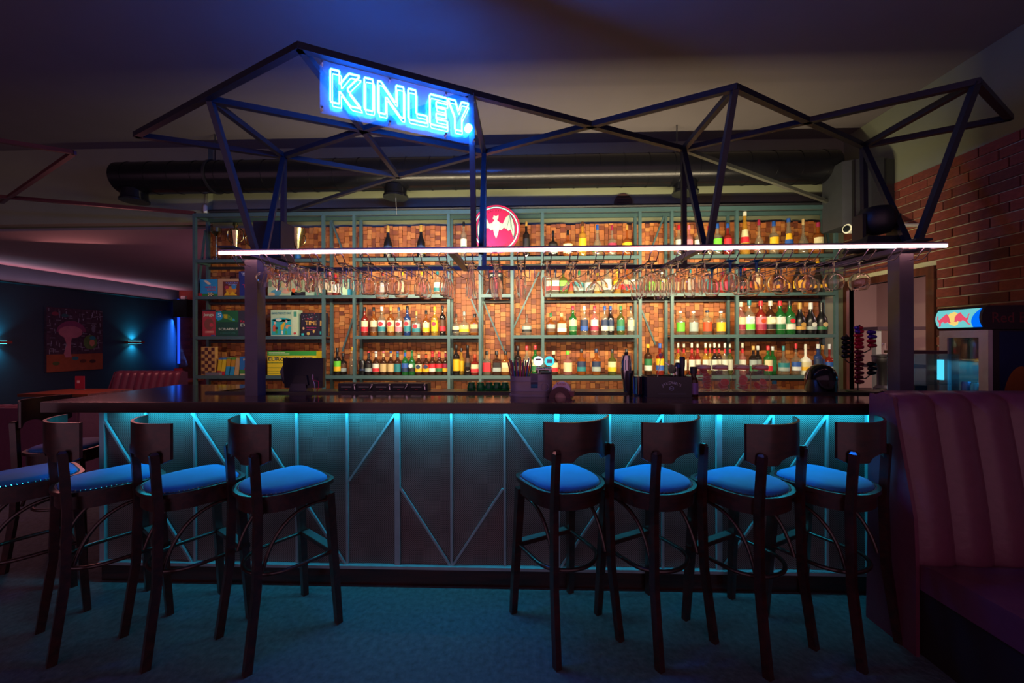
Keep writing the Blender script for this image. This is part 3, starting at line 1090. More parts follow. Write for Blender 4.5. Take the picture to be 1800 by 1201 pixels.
ell = lambda cx, cy, rx, ry, n=20: [(cx + rx * math.cos(2 * math.pi * i / n), cy + ry * math.sin(2 * math.pi * i / n)) for i in range(n)]
wall_patch('painted_arch', mat('painted_mauve', '#7a3a5a', .8), [(.22 + .26 * math.cos(a) + .2, .62 + .18 * math.sin(a)) for a in [math.pi * i / 14 for i in range(15)]])
wall_patch('painted_cap', mat('painted_pink', '#a86a72', .8, vary=.3, scale=7), ell(.40, .62, .21, .10), .002)
wall_patch('painted_stem', mat('painted_pink', '#a86a72', .8), [(.31, .22), (.28, .28), (.33, .42), (.28, .55), (.42, .55), (.40, .42), (.40, .28), (.42, .22)], .001)
wall_patch('painted_tree', mat('painted_green', '#4e7034', .8, vary=.4, scale=9), ell(.76, .46, .13, .12), .001)
wall_patch('painted_face', mat('painted_peach', '#b07a5a', .8), ell(.79, .45, .05, .06), .003)
wall_patch('painted_leaf', mat('painted_teal', '#1f7a80', .8), ell(.80, .53, .06, .03), .004)
wall_patch('painted_owl', mat('painted_grey', '#6a6a7a', .8), ell(.82, .68, .035, .06), .001)
for u, v, c_ in ((.14, .9, '#7a3040'), (.15, .13, '#4a5a28'), (.48, .20, '#2a6a70'), (.62, .15, '#54301c'), (.80, .14, '#3a2018'), (.30, .88, '#2a5a58')):
    wall_patch('painted_spot', mat('painted_' + c_[1:], c_, .8), ell(u, v, .06, .03), .002)
rr = random.Random(11)
scrib = MB()
for i in range(150):
    u, v = rr.uniform(-.49, .49) * W_, rr.uniform(.30, .98) * H_
    if abs(u + .10) < .22 and .45 * H_ < v < .80 * H_:
        continue
    a, b = (rr.uniform(.03, .09), .008) if i % 2 else (.008, rr.uniform(.03, .09))
    scrib.span(.0455, .0475, max(-W_ / 2, u - a / 2), min(W_ / 2, u + a / 2), v - b / 2, min(H_, v + b / 2))
so = scrib.build('painted_maze_lines', mat('painted_lines', '#8f93a0', .8, vary=.5, scale=14), pa)
so['kind'] = 'stuff'

# wall sconces throwing teal light up and down
for px_, lab in ((232, 'flat wall lamp glowing teal up and down next to the painting'), (-14, 'flat wall lamp glowing teal at the picture edge beyond the painting')):
    p = on_x(px_, 602, LEFTX)
    t = thing('wall_sconce', lab, 'wall lamp', (LEFTX, p.y, p.z))
    MB().span(0.001, .13, -.17, .17, -.022, .022).build('shade', mat('sconce_red', '#7a2c20', .5), t)
    MB().span(.03, .10, -.12, .12, .0225, .0245).build('diffuser', emit_mat('sconce_glow', (.1, .8, 1.0), 6), t)
    MB().span(.03, .10, -.12, .12, -.0245, -.0225).build('diffuser', emit_mat('sconce_glow', (.1, .8, 1.0), 6), t)
    for s in (-1, 1):
        light('sconce_beam', 'AREA', (LEFTX + .065, p.y, p.z + s * .027), 3.0, (.04, .70, 1.0), target=(LEFTX - .05, p.y, p.z + s * .8), size=.06, size_y=.05, spread=105)
# blue strip in the far corner
o = MB().span(LEFTX + .02, LEFTX + .06, FARY - .08, FARY - .04, .95, 2.62).build('corner_light_strip', emit_mat('blue_led', (.02, .10, 1.0), 1.0))
tag(o, 'vertical blue light strip in the far wall corner', 'light strip')
light('corner_strip_light', 'AREA', (LEFTX + .12, FARY - .1, 1.5), 6, (.02, .18, 1.0), target=(LEFTX - .5, FARY - .6, 1.3), size=.05, size_y=1.2)
# pink uplight and rail, added on the dark wall to brighten the ceiling
t = thing('added_light_rail', 'slim dark rail added high on the dark wall for a pink ceiling glow', 'light rail', (LEFTX + .05, 7.6, 2.56))
MB().span(-.048, .12, -2.4, 2.4, -.02, 0.0).build('rail', mat('rail_navy', '#14202a', .6), t)
light('added_uplight', 'AREA', (LEFTX + .12, 7.6, 2.563), 16, (1.0, .36, .48), target=(LEFTX + .12, 7.6, 3.0), size=.03, size_y=4.6)
# small black speaker high in the far corner
t = thing('wall_speaker', 'small black loudspeaker high in the far room corner', 'speaker', (-8.55, 9.75, 2.35))
MB().box((0, 0, 0), (.36, .26, .44)).build('cabinet', BLACK, t)
MB().box((0, -.133, 0), (.33, .005, .40)).build('grille', mat('speaker_grille', '#101014', .8), t)
MB().box((-.06, .05, .27), (.12, .05, .1)).build('bracket', WHITE, t)

# ================================================================== bottles
GL = {'clear': glass_mat('bottle_clear', (.86, .90, .84), .10, (.55, .58, .48)), 'amber': glass_mat('bottle_amber', (.75, .32, .08), .35, (.42, .15, .03)),
      'gold': glass_mat('bottle_gold', (.9, .65, .15), .35, (.60, .38, .06)), 'dark': glass_mat('bottle_dark', (.06, .04, .035), .7, (.02, .014, .013)),
      'brown': glass_mat('bottle_brown', (.22, .09, .04), .6, (.07, .025, .012)), 'green': glass_mat('bottle_green', (.10, .55, .12), .4, (.03, .22, .05)),
      'olive': glass_mat('bottle_olive', (.35, .4, .1), .5, (.12, .13, .03)), 'red': glass_mat('bottle_red', (.6, .08, .05), .5, (.30, .03, .02)),
      'white': mat('bottle_white', '#d2d6cc', .35), 'blue': glass_mat('bottle_blue', (.1, .25, .6), .5, (.03, .07, .25)), 'black': mat('bottle_black', '#101014', .3),
      'pinkish': glass_mat('bottle_pink', (.9, .6, .55), .25, (.6, .3, .28))}
GLNAME = {'gold': 'golden', 'pinkish': 'pinkish', 'brown': 'dark brown', 'dark': 'near-black'}
COLNAME = {'#141418': 'black', '#c8ccc0': 'white', '#c9c29a': 'cream', '#c02030': 'red', '#d8a818': 'yellow', '#2450a0': 'blue', '#1f6a40': 'green', '#b04018': 'orange', '#18707a': 'teal',
           '#b08a40': 'gold', '#8a2040': 'crimson', '#b8a070': 'tan', '#8a9a9a': 'grey', '#60c030': 'lime', '#d07080': 'pink', '#50301c': 'brown', '#152a50': 'navy', '#c8d0d4': 'silver'}
K, Wt, Cr, Rd, Yl, Bl, Gn, Or, Te, Go, Cm, Tn, Gy, Li, Pk, Br, Nv, Si = list(COLNAME)
STY = {  # body end, shoulder end, neck radius share, neck end (cap starts), body squareness
    'std': (.58, .70, .36, .86, 2), 'tall': (.62, .74, .34, .88, 2), 'beer': (.52, .74, .36, .965, 2), 'cham': (.42, .74, .34, .80, 2), 'sq': (.60, .70, .36, .84, 6), 'wide': (.52, .66, .26, .82, 2.6),
    'flask': (.46, .62, .24, .84, 2.4), 'syrup': (.52, .66, .34, .86, 2), 'cone': (.20, .80, .34, .90, 2), 'drop': (.30, .62, .28, .84, 2), 'verm': (.56, .74, .34, .86, 2), 'can': None, 'abs': (.66, .74, .36, .93, 2)}
me_cache = {}


def bottle_meshes(h, r, sty, gl, cap, lab, lab2, disc):
    key = (round(h, 3), round(r, 3), sty, gl, cap, lab, lab2, disc)
    if key in me_cache:
        return me_cache[key]
    be, se, nk, ne, pw = STY[sty]
    prof = [(r * .9, 0), (r, .012 * h + .002), (r, be * h)]
    if sty == 'cone':
        prof = [(r * .95, 0), (r, .02 * h), (r, be * h)]
    for i in range(1, 6):
        u = i / 5
        e = .5 - .5 * math.cos(math.pi * u) if sty != 'cone' else u
        prof.append((r + (r * nk - r) * e, (be + (se - be) * u) * h))
    prof.append((r * nk, ne * h))
    pws = [pw] * 3 + [pw + (2 - pw) * i / 5 for i in range(1, 6)] + [2]
    body = MB().lathe(prof, 16, power=pws).mesh('glass_body', GL[gl], 50)
    cr = r * nk * 1.12
    capm = MB().lathe([(cr, ne * h - .002), (cr, h - .003), (cr * .8, h)], 12).mesh('cap', paint(cap, .4), 50)
    out = [('glass_body', body), ('cap', capm)]
    ph = math.radians(82)
    arc = (-math.pi / 2 - ph, -math.pi / 2 + ph)
    if lab:
        l0, l1 = (.14, min(be - .04, .52)) if sty not in ('cone',) else (.28, .58)
        k = 1.012
        if sty == 'cone':
            def rad(z):
                return (r + (r * nk - r) * max(0, (z - be) / (se - be))) * k + .0006
            pr = [(rad(l0), l0 * h), (rad((l0 + l1) / 2), (l0 + l1) / 2 * h), (rad(l1), l1 * h)]
        else:
            pr = [(r * k + .0006, l0 * h), (r * k + .0006, l1 * h)]
        if sty == 'sq':
            out.append(('label', MB().lathe(pr, 10, arc=arc, n=6).mesh('label', paint(lab), 50)))
        else:
            out.append(('label', MB().lathe(pr, 10, arc=arc, n=pw).mesh('label', paint(lab), 50)))
        if lab2:
            q = .45
            za, zb = l0 * h, (l0 + (l1 - l0) * q) * h
            f = lambda z: (pr[0][0] + (pr[-1][0] - pr[0][0]) * (z - pr[0][1]) / (pr[-1][1] - pr[0][1])) * 1.01 + .0006
            out.append(('label_band', MB().lathe([(f(za), za + .002), (f(zb), zb)], 10, arc=arc, n=pw).mesh('label_band', paint(lab2), 50)))
        if disc:
            zc = (l0 + (l1 - l0) * .68) * h
            rd = min(r * .62, .024)
            m = MB()
            m.v = [(rd * math.cos(2 * math.pi * i / 14), -r * k - .0025, zc + rd * math.sin(2 * math.pi * i / 14)) for i in range(14)] + \
                  [(rd * math.cos(2 * math.pi * i / 14), -r * .8, zc + rd * math.sin(2 * math.pi * i / 14)) for i in range(14)]
            m.f = [tuple(range(14))] + [((i + 1) % 14, i, 14 + i, 14 + (i + 1) % 14) for i in range(14)]
            out.append(('emblem', m.mesh('emblem', paint(disc))))
        # neck foil or tape
    me_cache[key] = out
    return out


ROWNAME = {'A': 'top shelf', 'B': 'second shelf', 'C': 'third shelf', 'D': 'lowest shelf'}
rows = {k: [] for k in 'ABCD'}


def put(row, x, ytop, w, sty, gl, cap, lab=None, lab2=None, disc=None, dy=0.0, neck=None):
    rows[row].append((x, ytop, w, sty, gl, cap, lab, lab2, disc, dy, neck))


# top shelf
for a in ((682, 397, 15, 'cham', 'black', Go, Nv, Yl), (740, 396, 15, 'cham', 'black', Go, Nv, Yl), (815, 390, 11, 'tall', 'clear', K, Wt, Gn), (925, 390, 12, 'tall', 'dark', Go, K, Go),
          (972, 406, 16, 'wide', 'dark', K, K, Gy), (998, 405, 16, 'wide', 'amber', K, Cr), (1024, 390, 13, 'tall', 'gold', Br, Yl, Cr), (1050, 395, 17, 'drop', 'clear', Bl, Yl, Gn),
          (1076, 396, 15, 'flask', 'clear', Cm, Cm, Rd), (1102, 395, 16, 'flask', 'amber', Go, Yl, Bl), (1193, 396, 12, 'std', 'clear', Rd, Wt, Rd), (1211, 396, 12, 'std', 'pinkish', Pk, Pk, Gy),
          (1227, 397, 12, 'std', 'clear', Rd, Wt, Rd), (1246, 397, 12, 'std', 'clear', Rd, Te, Wt), (1261, 393, 14, 'std', 'clear', Bl, Li, Bl), (1279, 393, 13, 'std', 'red', Bl, Rd, Bl),
          (1309, 372, 16, 'cone', 'gold', Wt, Cr, Rd), (1334, 386, 15, 'drop', 'clear', Cm, Wt, Rd), (1360, 389, 15, 'std', 'clear', Bl, Yl, Bl), (1386, 384, 16, 'cone', 'clear', Bl, Yl, Bl),
          (1412, 385, 15, 'drop', 'clear', Tn, Te, Cr), (1438, 391, 16, 'std', 'amber', Cm, Cr, Or)):
    put('A', *a)
# shelf behind the glasses
for a in ((580, 478, 10, 'std', 'pinkish', Pk, Cr), (590, 483, 10, 'std', 'red', Rd, Wt), (672, 479, 12, 'std', 'clear', Rd, Wt), (707, 478, 12, 'std', 'clear', Yl, Cr), (742, 478, 11, 'std', 'clear', Yl, Pk),
          (769, 477, 13, 'std', 'clear', Te, Wt, Te), (963, 473, 12, 'sq', 'clear', K, Wt, Rd), (976, 472, 13, 'sq', 'clear', K, Wt, Rd), (990, 473, 13, 'sq', 'olive', K, Li, K), (1003, 480, 12, 'std', 'gold', Br, Or),
          (1018, 476, 15, 'wide', 'clear', Gn, Te, Gy), (1034, 476, 14, 'wide', 'clear', K, Gy), (1051, 480, 15, 'std', 'gold', Yl, Cr), (1068, 467, 14, 'std', 'clear', Nv, Gy, Wt), (1085, 474, 13, 'std', 'gold', Yl, Yl, Or),
          (1101, 468, 13, 'std', 'amber', Rd, Cr, Rd), (1115, 470, 13, 'std', 'clear', K, Wt, Te), (1146, 477, 12, 'std', 'clear', Gn, Li), (1163, 476, 12, 'std', 'clear', Wt, Cr), (1190, 478, 12, 'std', 'amber', Yl, Tn),
          (1213, 474, 12, 'std', 'clear', Te, Wt), (1246, 470, 12, 'std', 'clear', Te, Te), (1270, 478, 13, 'std', 'red', Cm, Cm), (1308, 466, 13, 'cham', 'dark', Rd, K, Or), (1334, 466, 12, 'std', 'clear', Li, Cr, Yl),
          (1366, 460, 14, 'cham', 'dark', Yl, K, Yl), (1402, 460, 15, 'cham', 'dark', Yl, Yl), (1437, 460, 14, 'cham', 'dark', Yl, K, Yl)):
    put('B', *a)
# third shelf
for a in ((641, 540, 12, 'std', 'red', K, Cr, Rd), (657, 540, 12, 'std', 'amber', K, Cr, Br), (671, 539, 13, 'std', 'clear', Wt, Wt, Te, Rd), (687, 539, 13, 'std', 'amber', Go, Cr, Go, Rd), (701, 540, 12, 'std', 'clear', Nv, Wt, Pk, Rd),
          (716, 538, 12, 'std', 'blue', K, Gy, Te, Rd), (732, 547, 14, 'wide', 'clear', Go, Gy, Te, Rd), (749, 546, 12, 'std', 'amber', K, Cr, Yl), (764, 539, 12, 'std', 'gold', Yl, Yl, Yl, Cm), (778, 537, 11, 'tall', 'dark', K, Br, Rd),
          (802, 552, 14, 'flask', 'clear', K, Cr, K), (816, 548, 18, 'flask', 'clear', Gy, Tn, Yl), (834, 552, 14, 'sq', 'amber', K, Tn, Br), (926, 552, 16, 'flask', 'clear', Br, Gy, K),
          (968, 550, 16, 'wide', 'amber', Gn, Gy, Br), (987, 550, 15, 'sq', 'amber', Tn, Cr, Wt), (1007, 538, 13, 'std', 'green', Cm, Cr, Gn), (1027, 538, 13, 'std', 'clear', Si, Nv, Bl), (1045, 538, 13, 'std', 'pinkish', Cm, Wt, Cm),
          (1063, 538, 12, 'std', 'clear', Bl, Nv, Wt), (1073, 538, 12, 'std', 'dark', Bl, Nv, Gy, None, .045), (1091, 538, 13, 'std', 'olive', Gn, Gn, Te), (1109, 538, 12, 'std', 'clear', K, Cr, Gy),
          (1196, 547, 14, 'abs', 'clear', Si, Li), (1219, 547, 15, 'abs', 'clear', Si, Gy), (1243, 546, 15, 'abs', 'clear', Nv, Or), (1267, 547, 15, 'abs', 'clear', Si, Yl),
          (1302, 531, 15, 'verm', 'pinkish', Wt, Cr, Cm), (1317, 528, 17, 'verm', 'clear', Te, Si, Li, Wt), (1337, 529, 17, 'verm', 'red', Rd, Pk, Cm, Or), (1354, 529, 17, 'verm', 'brown', Wt, Cr, K, Wt),
          (1371, 529, 17, 'verm', 'green', Rd, Wt, Gn, Wt), (1388, 529, 17, 'verm', 'green', K, Gn, Wt, Rd), (1406, 532, 17, 'cham', 'black', Go, K, Go, Go), (1425, 532, 17, 'cham', 'black', Si, K, Gy, Wt), (1444, 532, 17, 'cham', 'black', K, K, Gn, Tn)):
    put('C', *a)
# lowest shelf
for a in ((593, 612, 12, 'std', 'dark', K, Li, Yl), (603, 621, 13, 'std', 'dark', K, Br, Gy, None, .05), (619, 610, 9, 'tall', 'clear', Yl), (637, 633, 11, 'can', 'black', Go, K, Nv), (648, 618, 12, 'beer', 'dark', Rd, K, Gy), (661, 618, 12, 'beer', 'brown', Si, Wt, Rd),
          (674, 618, 12, 'beer', 'brown', Pk, Tn), (687, 618, 12, 'beer', 'brown', Bl, Tn), (699, 618, 12, 'beer', 'brown', Bl, Te), (712, 616, 12, 'beer', 'green', Gn, Bl, Nv), (724, 616, 12, 'beer', 'green', Gn, Gn, K, Si),
          (736, 620, 12, 'beer', 'brown', Go, Cr, Yl, Nv), (749, 620, 12, 'beer', 'brown', Go, Or, Yl, Nv), (760, 618, 12, 'beer', 'brown', Rd, Rd, Wt), (772, 618, 12, 'beer', 'brown', Rd, Rd, Gn), (783, 618, 10, 'beer', 'brown', Tn, Cm, Yl),
          (802, 606, 12, 'tall', 'dark', K, Yl), (811, 612, 11, 'std', 'gold', K, Yl, None, None, .05), (822, 607, 13, 'cone', 'dark', K, Br, K), (835, 623, 14, 'sq', 'red', Or, Cr, Rd), (856, 617, 14, 'sq', 'clear', K, Rd, Rd), (873, 617, 14, 'sq', 'brown', K, K, Gy),
          (889, 617, 14, 'sq', 'amber', K, Cr, Tn), (910, 608, 13, 'std', 'dark', K, K, Cr), (926, 608, 13, 'std', 'clear', Rd, Wt, Rd), (941, 607, 13, 'std', 'green', Rd, Cr, Gn), (973, 617, 15, 'std', 'brown', Cr, Cr, Rd),
          (998, 617, 15, 'std', 'pinkish', Li, Cr), (1022, 613, 15, 'std', 'amber', K, Nv, Te), (1048, 613, 15, 'std', 'amber', Nv, Nv, Gy), (1076, 614, 14, 'std', 'olive', K, Cr, Yl), (1101, 614, 13, 'std', 'brown', K, Cr),
          (1139, 605, 13, 'tall', 'brown', Yl, Gn, Wt), (1160, 604, 13, 'std', 'red', Bl, Yl, Bl),
          (1192, 603, 10, 'syrup', 'gold', Wt, Wt), (1202, 603, 10, 'syrup', 'amber', Wt, Wt, None, None, .045), (1216, 603, 10, 'syrup', 'red', Wt, Wt), (1226, 603, 10, 'syrup', 'red', Wt, Wt, None, None, .045), (1240, 603, 10, 'syrup', 'gold', Wt, Wt), (1248, 603, 10, 'syrup', 'gold', Wt, Wt, None, None, .05),
          (1256, 603, 10, 'syrup', 'dark', Wt, Wt), (1264, 603, 10, 'syrup', 'brown', Wt, Wt, None, None, .05), (1274, 603, 10, 'syrup', 'clear', Wt, Wt), (1283, 603, 10, 'syrup', 'olive', Wt, Wt, None, None, .05), (1305, 603, 11, 'syrup', 'pinkish', Wt, Wt),
          (1324, 608, 13, 'std', 'dark', Go, Gy, Gn), (1332, 608, 12, 'std', 'dark', Si, Gy, K, None, .05), (1350, 608, 13, 'std', 'green', Rd, Cr, Rd), (1358, 609, 12, 'std', 'green', Si, Gn, None, None, .05), (1377, 608, 17, 'flask', 'clear', Te, Te, Gy),
          (1399, 604, 14, 'flask', 'clear', Rd, Bl, Si), (1416, 605, 16, 'flask', 'white', Wt, Cr, Yl), (1438, 605, 13, 'std', 'blue', Si, Nv, Si), (1446, 607, 12, 'std', 'amber', Go, Bl, None, None, .05), (1458, 605, 14, 'flask', 'red', Si, Bl, Wt)):
    put('D', *a)

BY = 4.262
for row, items in rows.items():
    z0 = SHELF_Z[row]
    for i, (x, yt, w, sty, gl, cap, lab, lab2, disc, dy, neck) in enumerate(items):
        Y = BY + dy
        p = on_y(x, yt, Y)
        h = p.z - z0
        r = w / 2 * Y / FPX * 1.0
        gname = GLNAME.get(gl, gl)
        lname = (' and %s label' % COLNAME[lab]) if lab else ''
        kind = {'beer': 'beer bottle', 'cham': 'long-necked wine bottle', 'syrup': 'syrup bottle', 'can': 'drink can'}.get(sty, 'liquor bottle')
        label = '%s %s with %s cap%s, %s on the %s' % (gname, kind, COLNAME[cap], lname, nth(i), ROWNAME[row])
        if sty == 'can':
            label = 'black drink can with gold rim, %s on the %s' % (nth(i), ROWNAME[row])
        t = thing(kind.replace(' ', '_').replace('-', '_'), label, kind.split()[-1], (p.x, Y, z0), random.uniform(-.12, .12), 'bottles on the ' + ROWNAME[row])
        if sty == 'can':
            link('can_body', MB().lathe([(r * .8, 0), (r, .008), (r, h - .012), (r * .82, h - .003)], 16).mesh('can_body', GL['black'], 50), t)
            link('lid', MB().lathe([(r * .82, h - .003), (r * .84, h), (r * .7, h - .001)], 16).mesh('lid', BRASS, 50), t)
            link('label_band', MB().lathe([(r * 1.01, h * .3), (r * 1.01, h * .42)], 10, arc=(-math.pi, 0)).mesh('label_band', paint(Nv), 50), t)
            continue
        for nm, me in bottle_meshes(h, r, sty, gl, cap, lab, lab2, disc):
            link(nm, me, t)
        if sty in ('syrup', 'beer'):
            be, se, nk, ne, pw = STY[sty]
            key = ('nl', round(h, 3), round(r, 3), lab, cap)
            if key not in me_cache:
                c_ = '#c02030' if sty == 'syrup' else (lab or cap)
                rn = r * nk * 1.06
                me_cache[key] = MB().lathe([(rn, (se + .02) * h), (rn, (ne - .05) * h)], 10).mesh('neck_label', paint(c_), 50)
            link('neck_label', me_cache[key], t)
# ================================================================== hanging glasses (profiles run from the foot, hung upside down)
CLEAR = mat('glassware', '#fdf6f4', 0.0, vary=0.01)
_b = CLEAR.node_tree.nodes['Principled BSDF']
_b.inputs['Transmission Weight'].default_value = 1.0
_b.inputs['IOR'].default_value = 1.5
BLUEG = glass_mat('glass_blue_stem', (.08, .35, .7), .35, (.03, .22, .5))
GT = {  # (radius, distance below the foot)
    'balloon': [(.034, 0), (.034, .003), (.006, .010), (.0045, .02), (.0045, .072), (.010, .080), (.034, .092), (.048, .112), (.051, .135), (.047, .165), (.040, .195)],
    'wine': [(.034, 0), (.034, .003), (.006, .010), (.0045, .02), (.0045, .060), (.012, .068), (.034, .085), (.039, .115), (.036, .160), (.032, .200)],
    'tulip': [(.030, 0), (.030, .003), (.005, .010), (.004, .02), (.004, .072), (.020, .080), (.022, .092), (.017, .115), (.021, .148)],
    'teardrop': [(.032, 0), (.032, .003), (.005, .010), (.004, .02), (.004, .060), (.007, .075), (.022, .115), (.029, .150), (.029, .175), (.024, .205)],
    'cone': [(.034, 0), (.034, .006), (.014, .012), (.012, .03), (.016, .08), (.024, .15), (.030, .212)],
    'flute': [(.032, 0), (.032, .003), (.006, .010), (.005, .02), (.005, .085), (.020, .092), (.030, .100), (.033, .130), (.030, .17), (.024, .215)],
    'coupe': [(.034, 0), (.034, .003), (.006, .010), (.0045, .02), (.0045, .085), (.012, .098), (.018, .108), (.038, .125), (.052, .145), (.056, .165)],
    'ball': [(.036, 0), (.036, .003), (.006, .010), (.0045, .02), (.0045, .070), (.014, .076), (.038, .090), (.052, .115), (.055, .135), (.050, .160), (.038, .182)],
    'ballblue': [(.036, 0), (.036, .003), (.010, .012), (.008, .03), (.007, .070), (.014, .076), (.034, .088), (.047, .110), (.050, .135), (.046, .165), (.038, .190)],
    'mug': [(.030, 0), (.034, .012), (.030, .020), (.031, .06), (.040, .10), (.046, .148)]}
GNAME = {'balloon': 'round-bellied wine glass', 'wine': 'slim wine glass', 'tulip': 'small tulip glass', 'teardrop': 'teardrop-shaped flute', 'cone': 'tall conical beer glass', 'flute': 'wide flute glass',
         'coupe': 'flared cocktail glass', 'ball': 'ball-shaped gin glass', 'ballblue': 'gin glass with blue stem', 'mug': 'handled glass mug'}
glass_me = {}


def shell(prof, t=.0016, floor_=.004):
    """closed wall: outer profile down to the rim, then back up on the inside"""
    inner = [(max(.001, r - t), z) for r, z in prof if r > t * 3]
    inner = [(r, z + (floor_ if i == 0 else 0)) for i, (r, z) in enumerate(inner)]
    inner = [q for q in inner if q[1] <= prof[-1][1]]
    return [(1e-6, prof[0][1])] + prof + inner[::-1] + [(1e-6, inner[0][1])]


def dense(prof, n=3):
    """smooth the outline by a Catmull-Rom pass"""
    out = []
    for i in range(len(prof) - 1):
        p0, p1, p2, p3 = prof[max(i - 1, 0)], prof[i], prof[i + 1], prof[min(i + 2, len(prof) - 1)]
        for k in range(n):
            u = k / n
            f = [.5 * ((2 * p1[c]) + (-p0[c] + p2[c]) * u + (2 * p0[c] - 5 * p1[c] + 4 * p2[c] - p3[c]) * u * u + (-p0[c] + 3 * p1[c] - 3 * p2[c] + p3[c]) * u ** 3) for c in (0, 1)]
            out.append((max(f[0], .001), f[1]))
    return out + [prof[-1]]


for g_, prof in GT.items():
    cut = 5 if g_ not in ('mug', 'cone') else 0
    if cut:
        st = [(1e-6, 0)] + prof[:cut] + [(1e-6, prof[cut - 1][1])]
        stem = MB().lathe([(r, -z) for r, z in st][::-1], 20, cap_bottom=False, cap_top=False).mesh('stem', BLUEG if g_ == 'ballblue' else CLEAR, 60)
        bw = [(prof[cut - 1][0], prof[cut - 1][1] + .0004)] + prof[cut:]
        bowl = MB().lathe([(r, -z) for r, z in shell(dense(bw))][::-1], 28, cap_bottom=False, cap_top=False).mesh('bowl', CLEAR, 80)
        glass_me[g_] = [('stem', stem), ('bowl', bowl)]
    else:
        bowl = MB().lathe([(r, -z) for r, z in shell(dense(prof), .003, .012)][::-1], 26, cap_bottom=False, cap_top=False).mesh('bowl', CLEAR, 60)
        glass_me[g_] = [('bowl', bowl)]
        if g_ == 'mug':
            glass_me[g_].append(('handle', MB().tube(arc_pts((-.036, 0, -.085), .032, math.radians(75), math.radians(285), 12, 'y'), .006, 8).mesh('handle', CLEAR, 60)))
RACK = [(1, 'mug', (2.50, 2.66)), (2, 'mug', (2.50, 2.62, 2.76)), (3, 'tulip', (2.49, 2.58, 2.68, 2.79)), (4, 'tulip', (2.49, 2.58, 2.68, 2.80)), (5, 'balloon', (2.50, 2.74)), (6, 'balloon', (2.50, 2.66)),
        (7, 'teardrop', (2.49, 2.60, 2.71)), (8, 'teardrop', (2.49, 2.58, 2.70)), (9, 'cone', (2.50, 2.62)), (10, 'flute', (2.49, 2.60, 2.70)), (11, 'flute', (2.49, 2.60)), (12, 'flute', (2.49,)),
        (13, 'coupe', (2.49, 2.64)), (14, 'coupe', (2.49, 2.66)), (15, 'coupe', (2.49, 2.64)), (16, 'wine', (2.50, 2.61, 2.72, 2.84)), (17, 'wine', (2.50, 2.61, 2.73, 2.85)), (18, 'wine', (2.50, 2.61, 2.73)),
        (19, 'ballblue', (2.50, 2.74)), (20, 'ballblue', (2.50, 2.68)), (21, 'ball', (2.56, 2.84)), (22, 'ball', (2.54, 2.76)), (23, 'ball', (2.52, 2.72)), (24, 'ball', (2.53,))]
for n_, (ri, g_, ys) in enumerate(RACK):
    for j, Y in enumerate(ys):
        where = ('only one' if len(ys) == 1 else ('front one' if j == 0 else ('rear one' if j == len(ys) - 1 else '%s one' % nth(j))))
        t = thing(GNAME[g_].split(' with')[0].replace('-', '_').replace(' ', '_'), 'hanging %s, %s on the %s wire rack of the canopy' % (GNAME[g_], where, nth(ri)), 'glass', (hookX[ri], Y, RZ + .0035), random.uniform(-.3, .3) if g_ != 'mug' else random.uniform(-.1, .5), 'glasses hanging from the canopy racks')
        for nm, me in glass_me[g_]:
            link(nm, me, t)

# ================================================================== board games and boxes on the shelves
GY_ = 4.236


def game(name, label, x0, x1, yt, row, col, depth=.11, prints=(), texts=(), side=None, rz=0.0, cat='board game', z=None):
    """a box standing on a shelf; prints and texts are placed in shares of its front face"""
    z0 = SHELF_Z[row] if z is None else z
    a, b = on_y(x0, 560, GY_).x, on_y(x1, 560, GY_).x
    h = on_y((x0 + x1) / 2, yt, GY_).z - z0
    w = b - a
    t = thing(name, label, cat, ((a + b) / 2, GY_, z0), rz)
    MB().span(-w / 2, w / 2, 0, depth, 0, h).build('box', paint(col), t)
    for pr in prints:
        kind, u0, v0, u1, v1, c_ = pr[:6]
        d_ = pr[6] if len(pr) > 6 else .0012
        if kind == 'q':
            MB().span((u0 - .5) * w, (u1 - .5) * w, -d_, 0, v0 * h, v1 * h).build('printed_patch', paint(c_), t)
        elif kind == 'e':
            m = MB().slab([((u0 - .5) * w + u1 * w * math.cos(2 * math.pi * i / 16), v0 * h + v1 * h * math.sin(2 * math.pi * i / 16)) for i in range(16)], -d_, 0)
            m.build('printed_patch', paint(c_), t)
        elif kind == 'p':
            pts = pr[1]
            MB().slab([((u - .5) * w, v * h) for u, v in pts], -pr[3], 0).build('printed_patch', paint(pr[2]), t)
    for body, u, v, size, c_, wd in texts:
        lettering(body, size * h, paint(c_), t, ((u - .5) * w, -.0026, v * h), width=wd * w)
    return t


def P(col, pts, d=.0018):
    return ('p', pts, col, d, 0, 0)


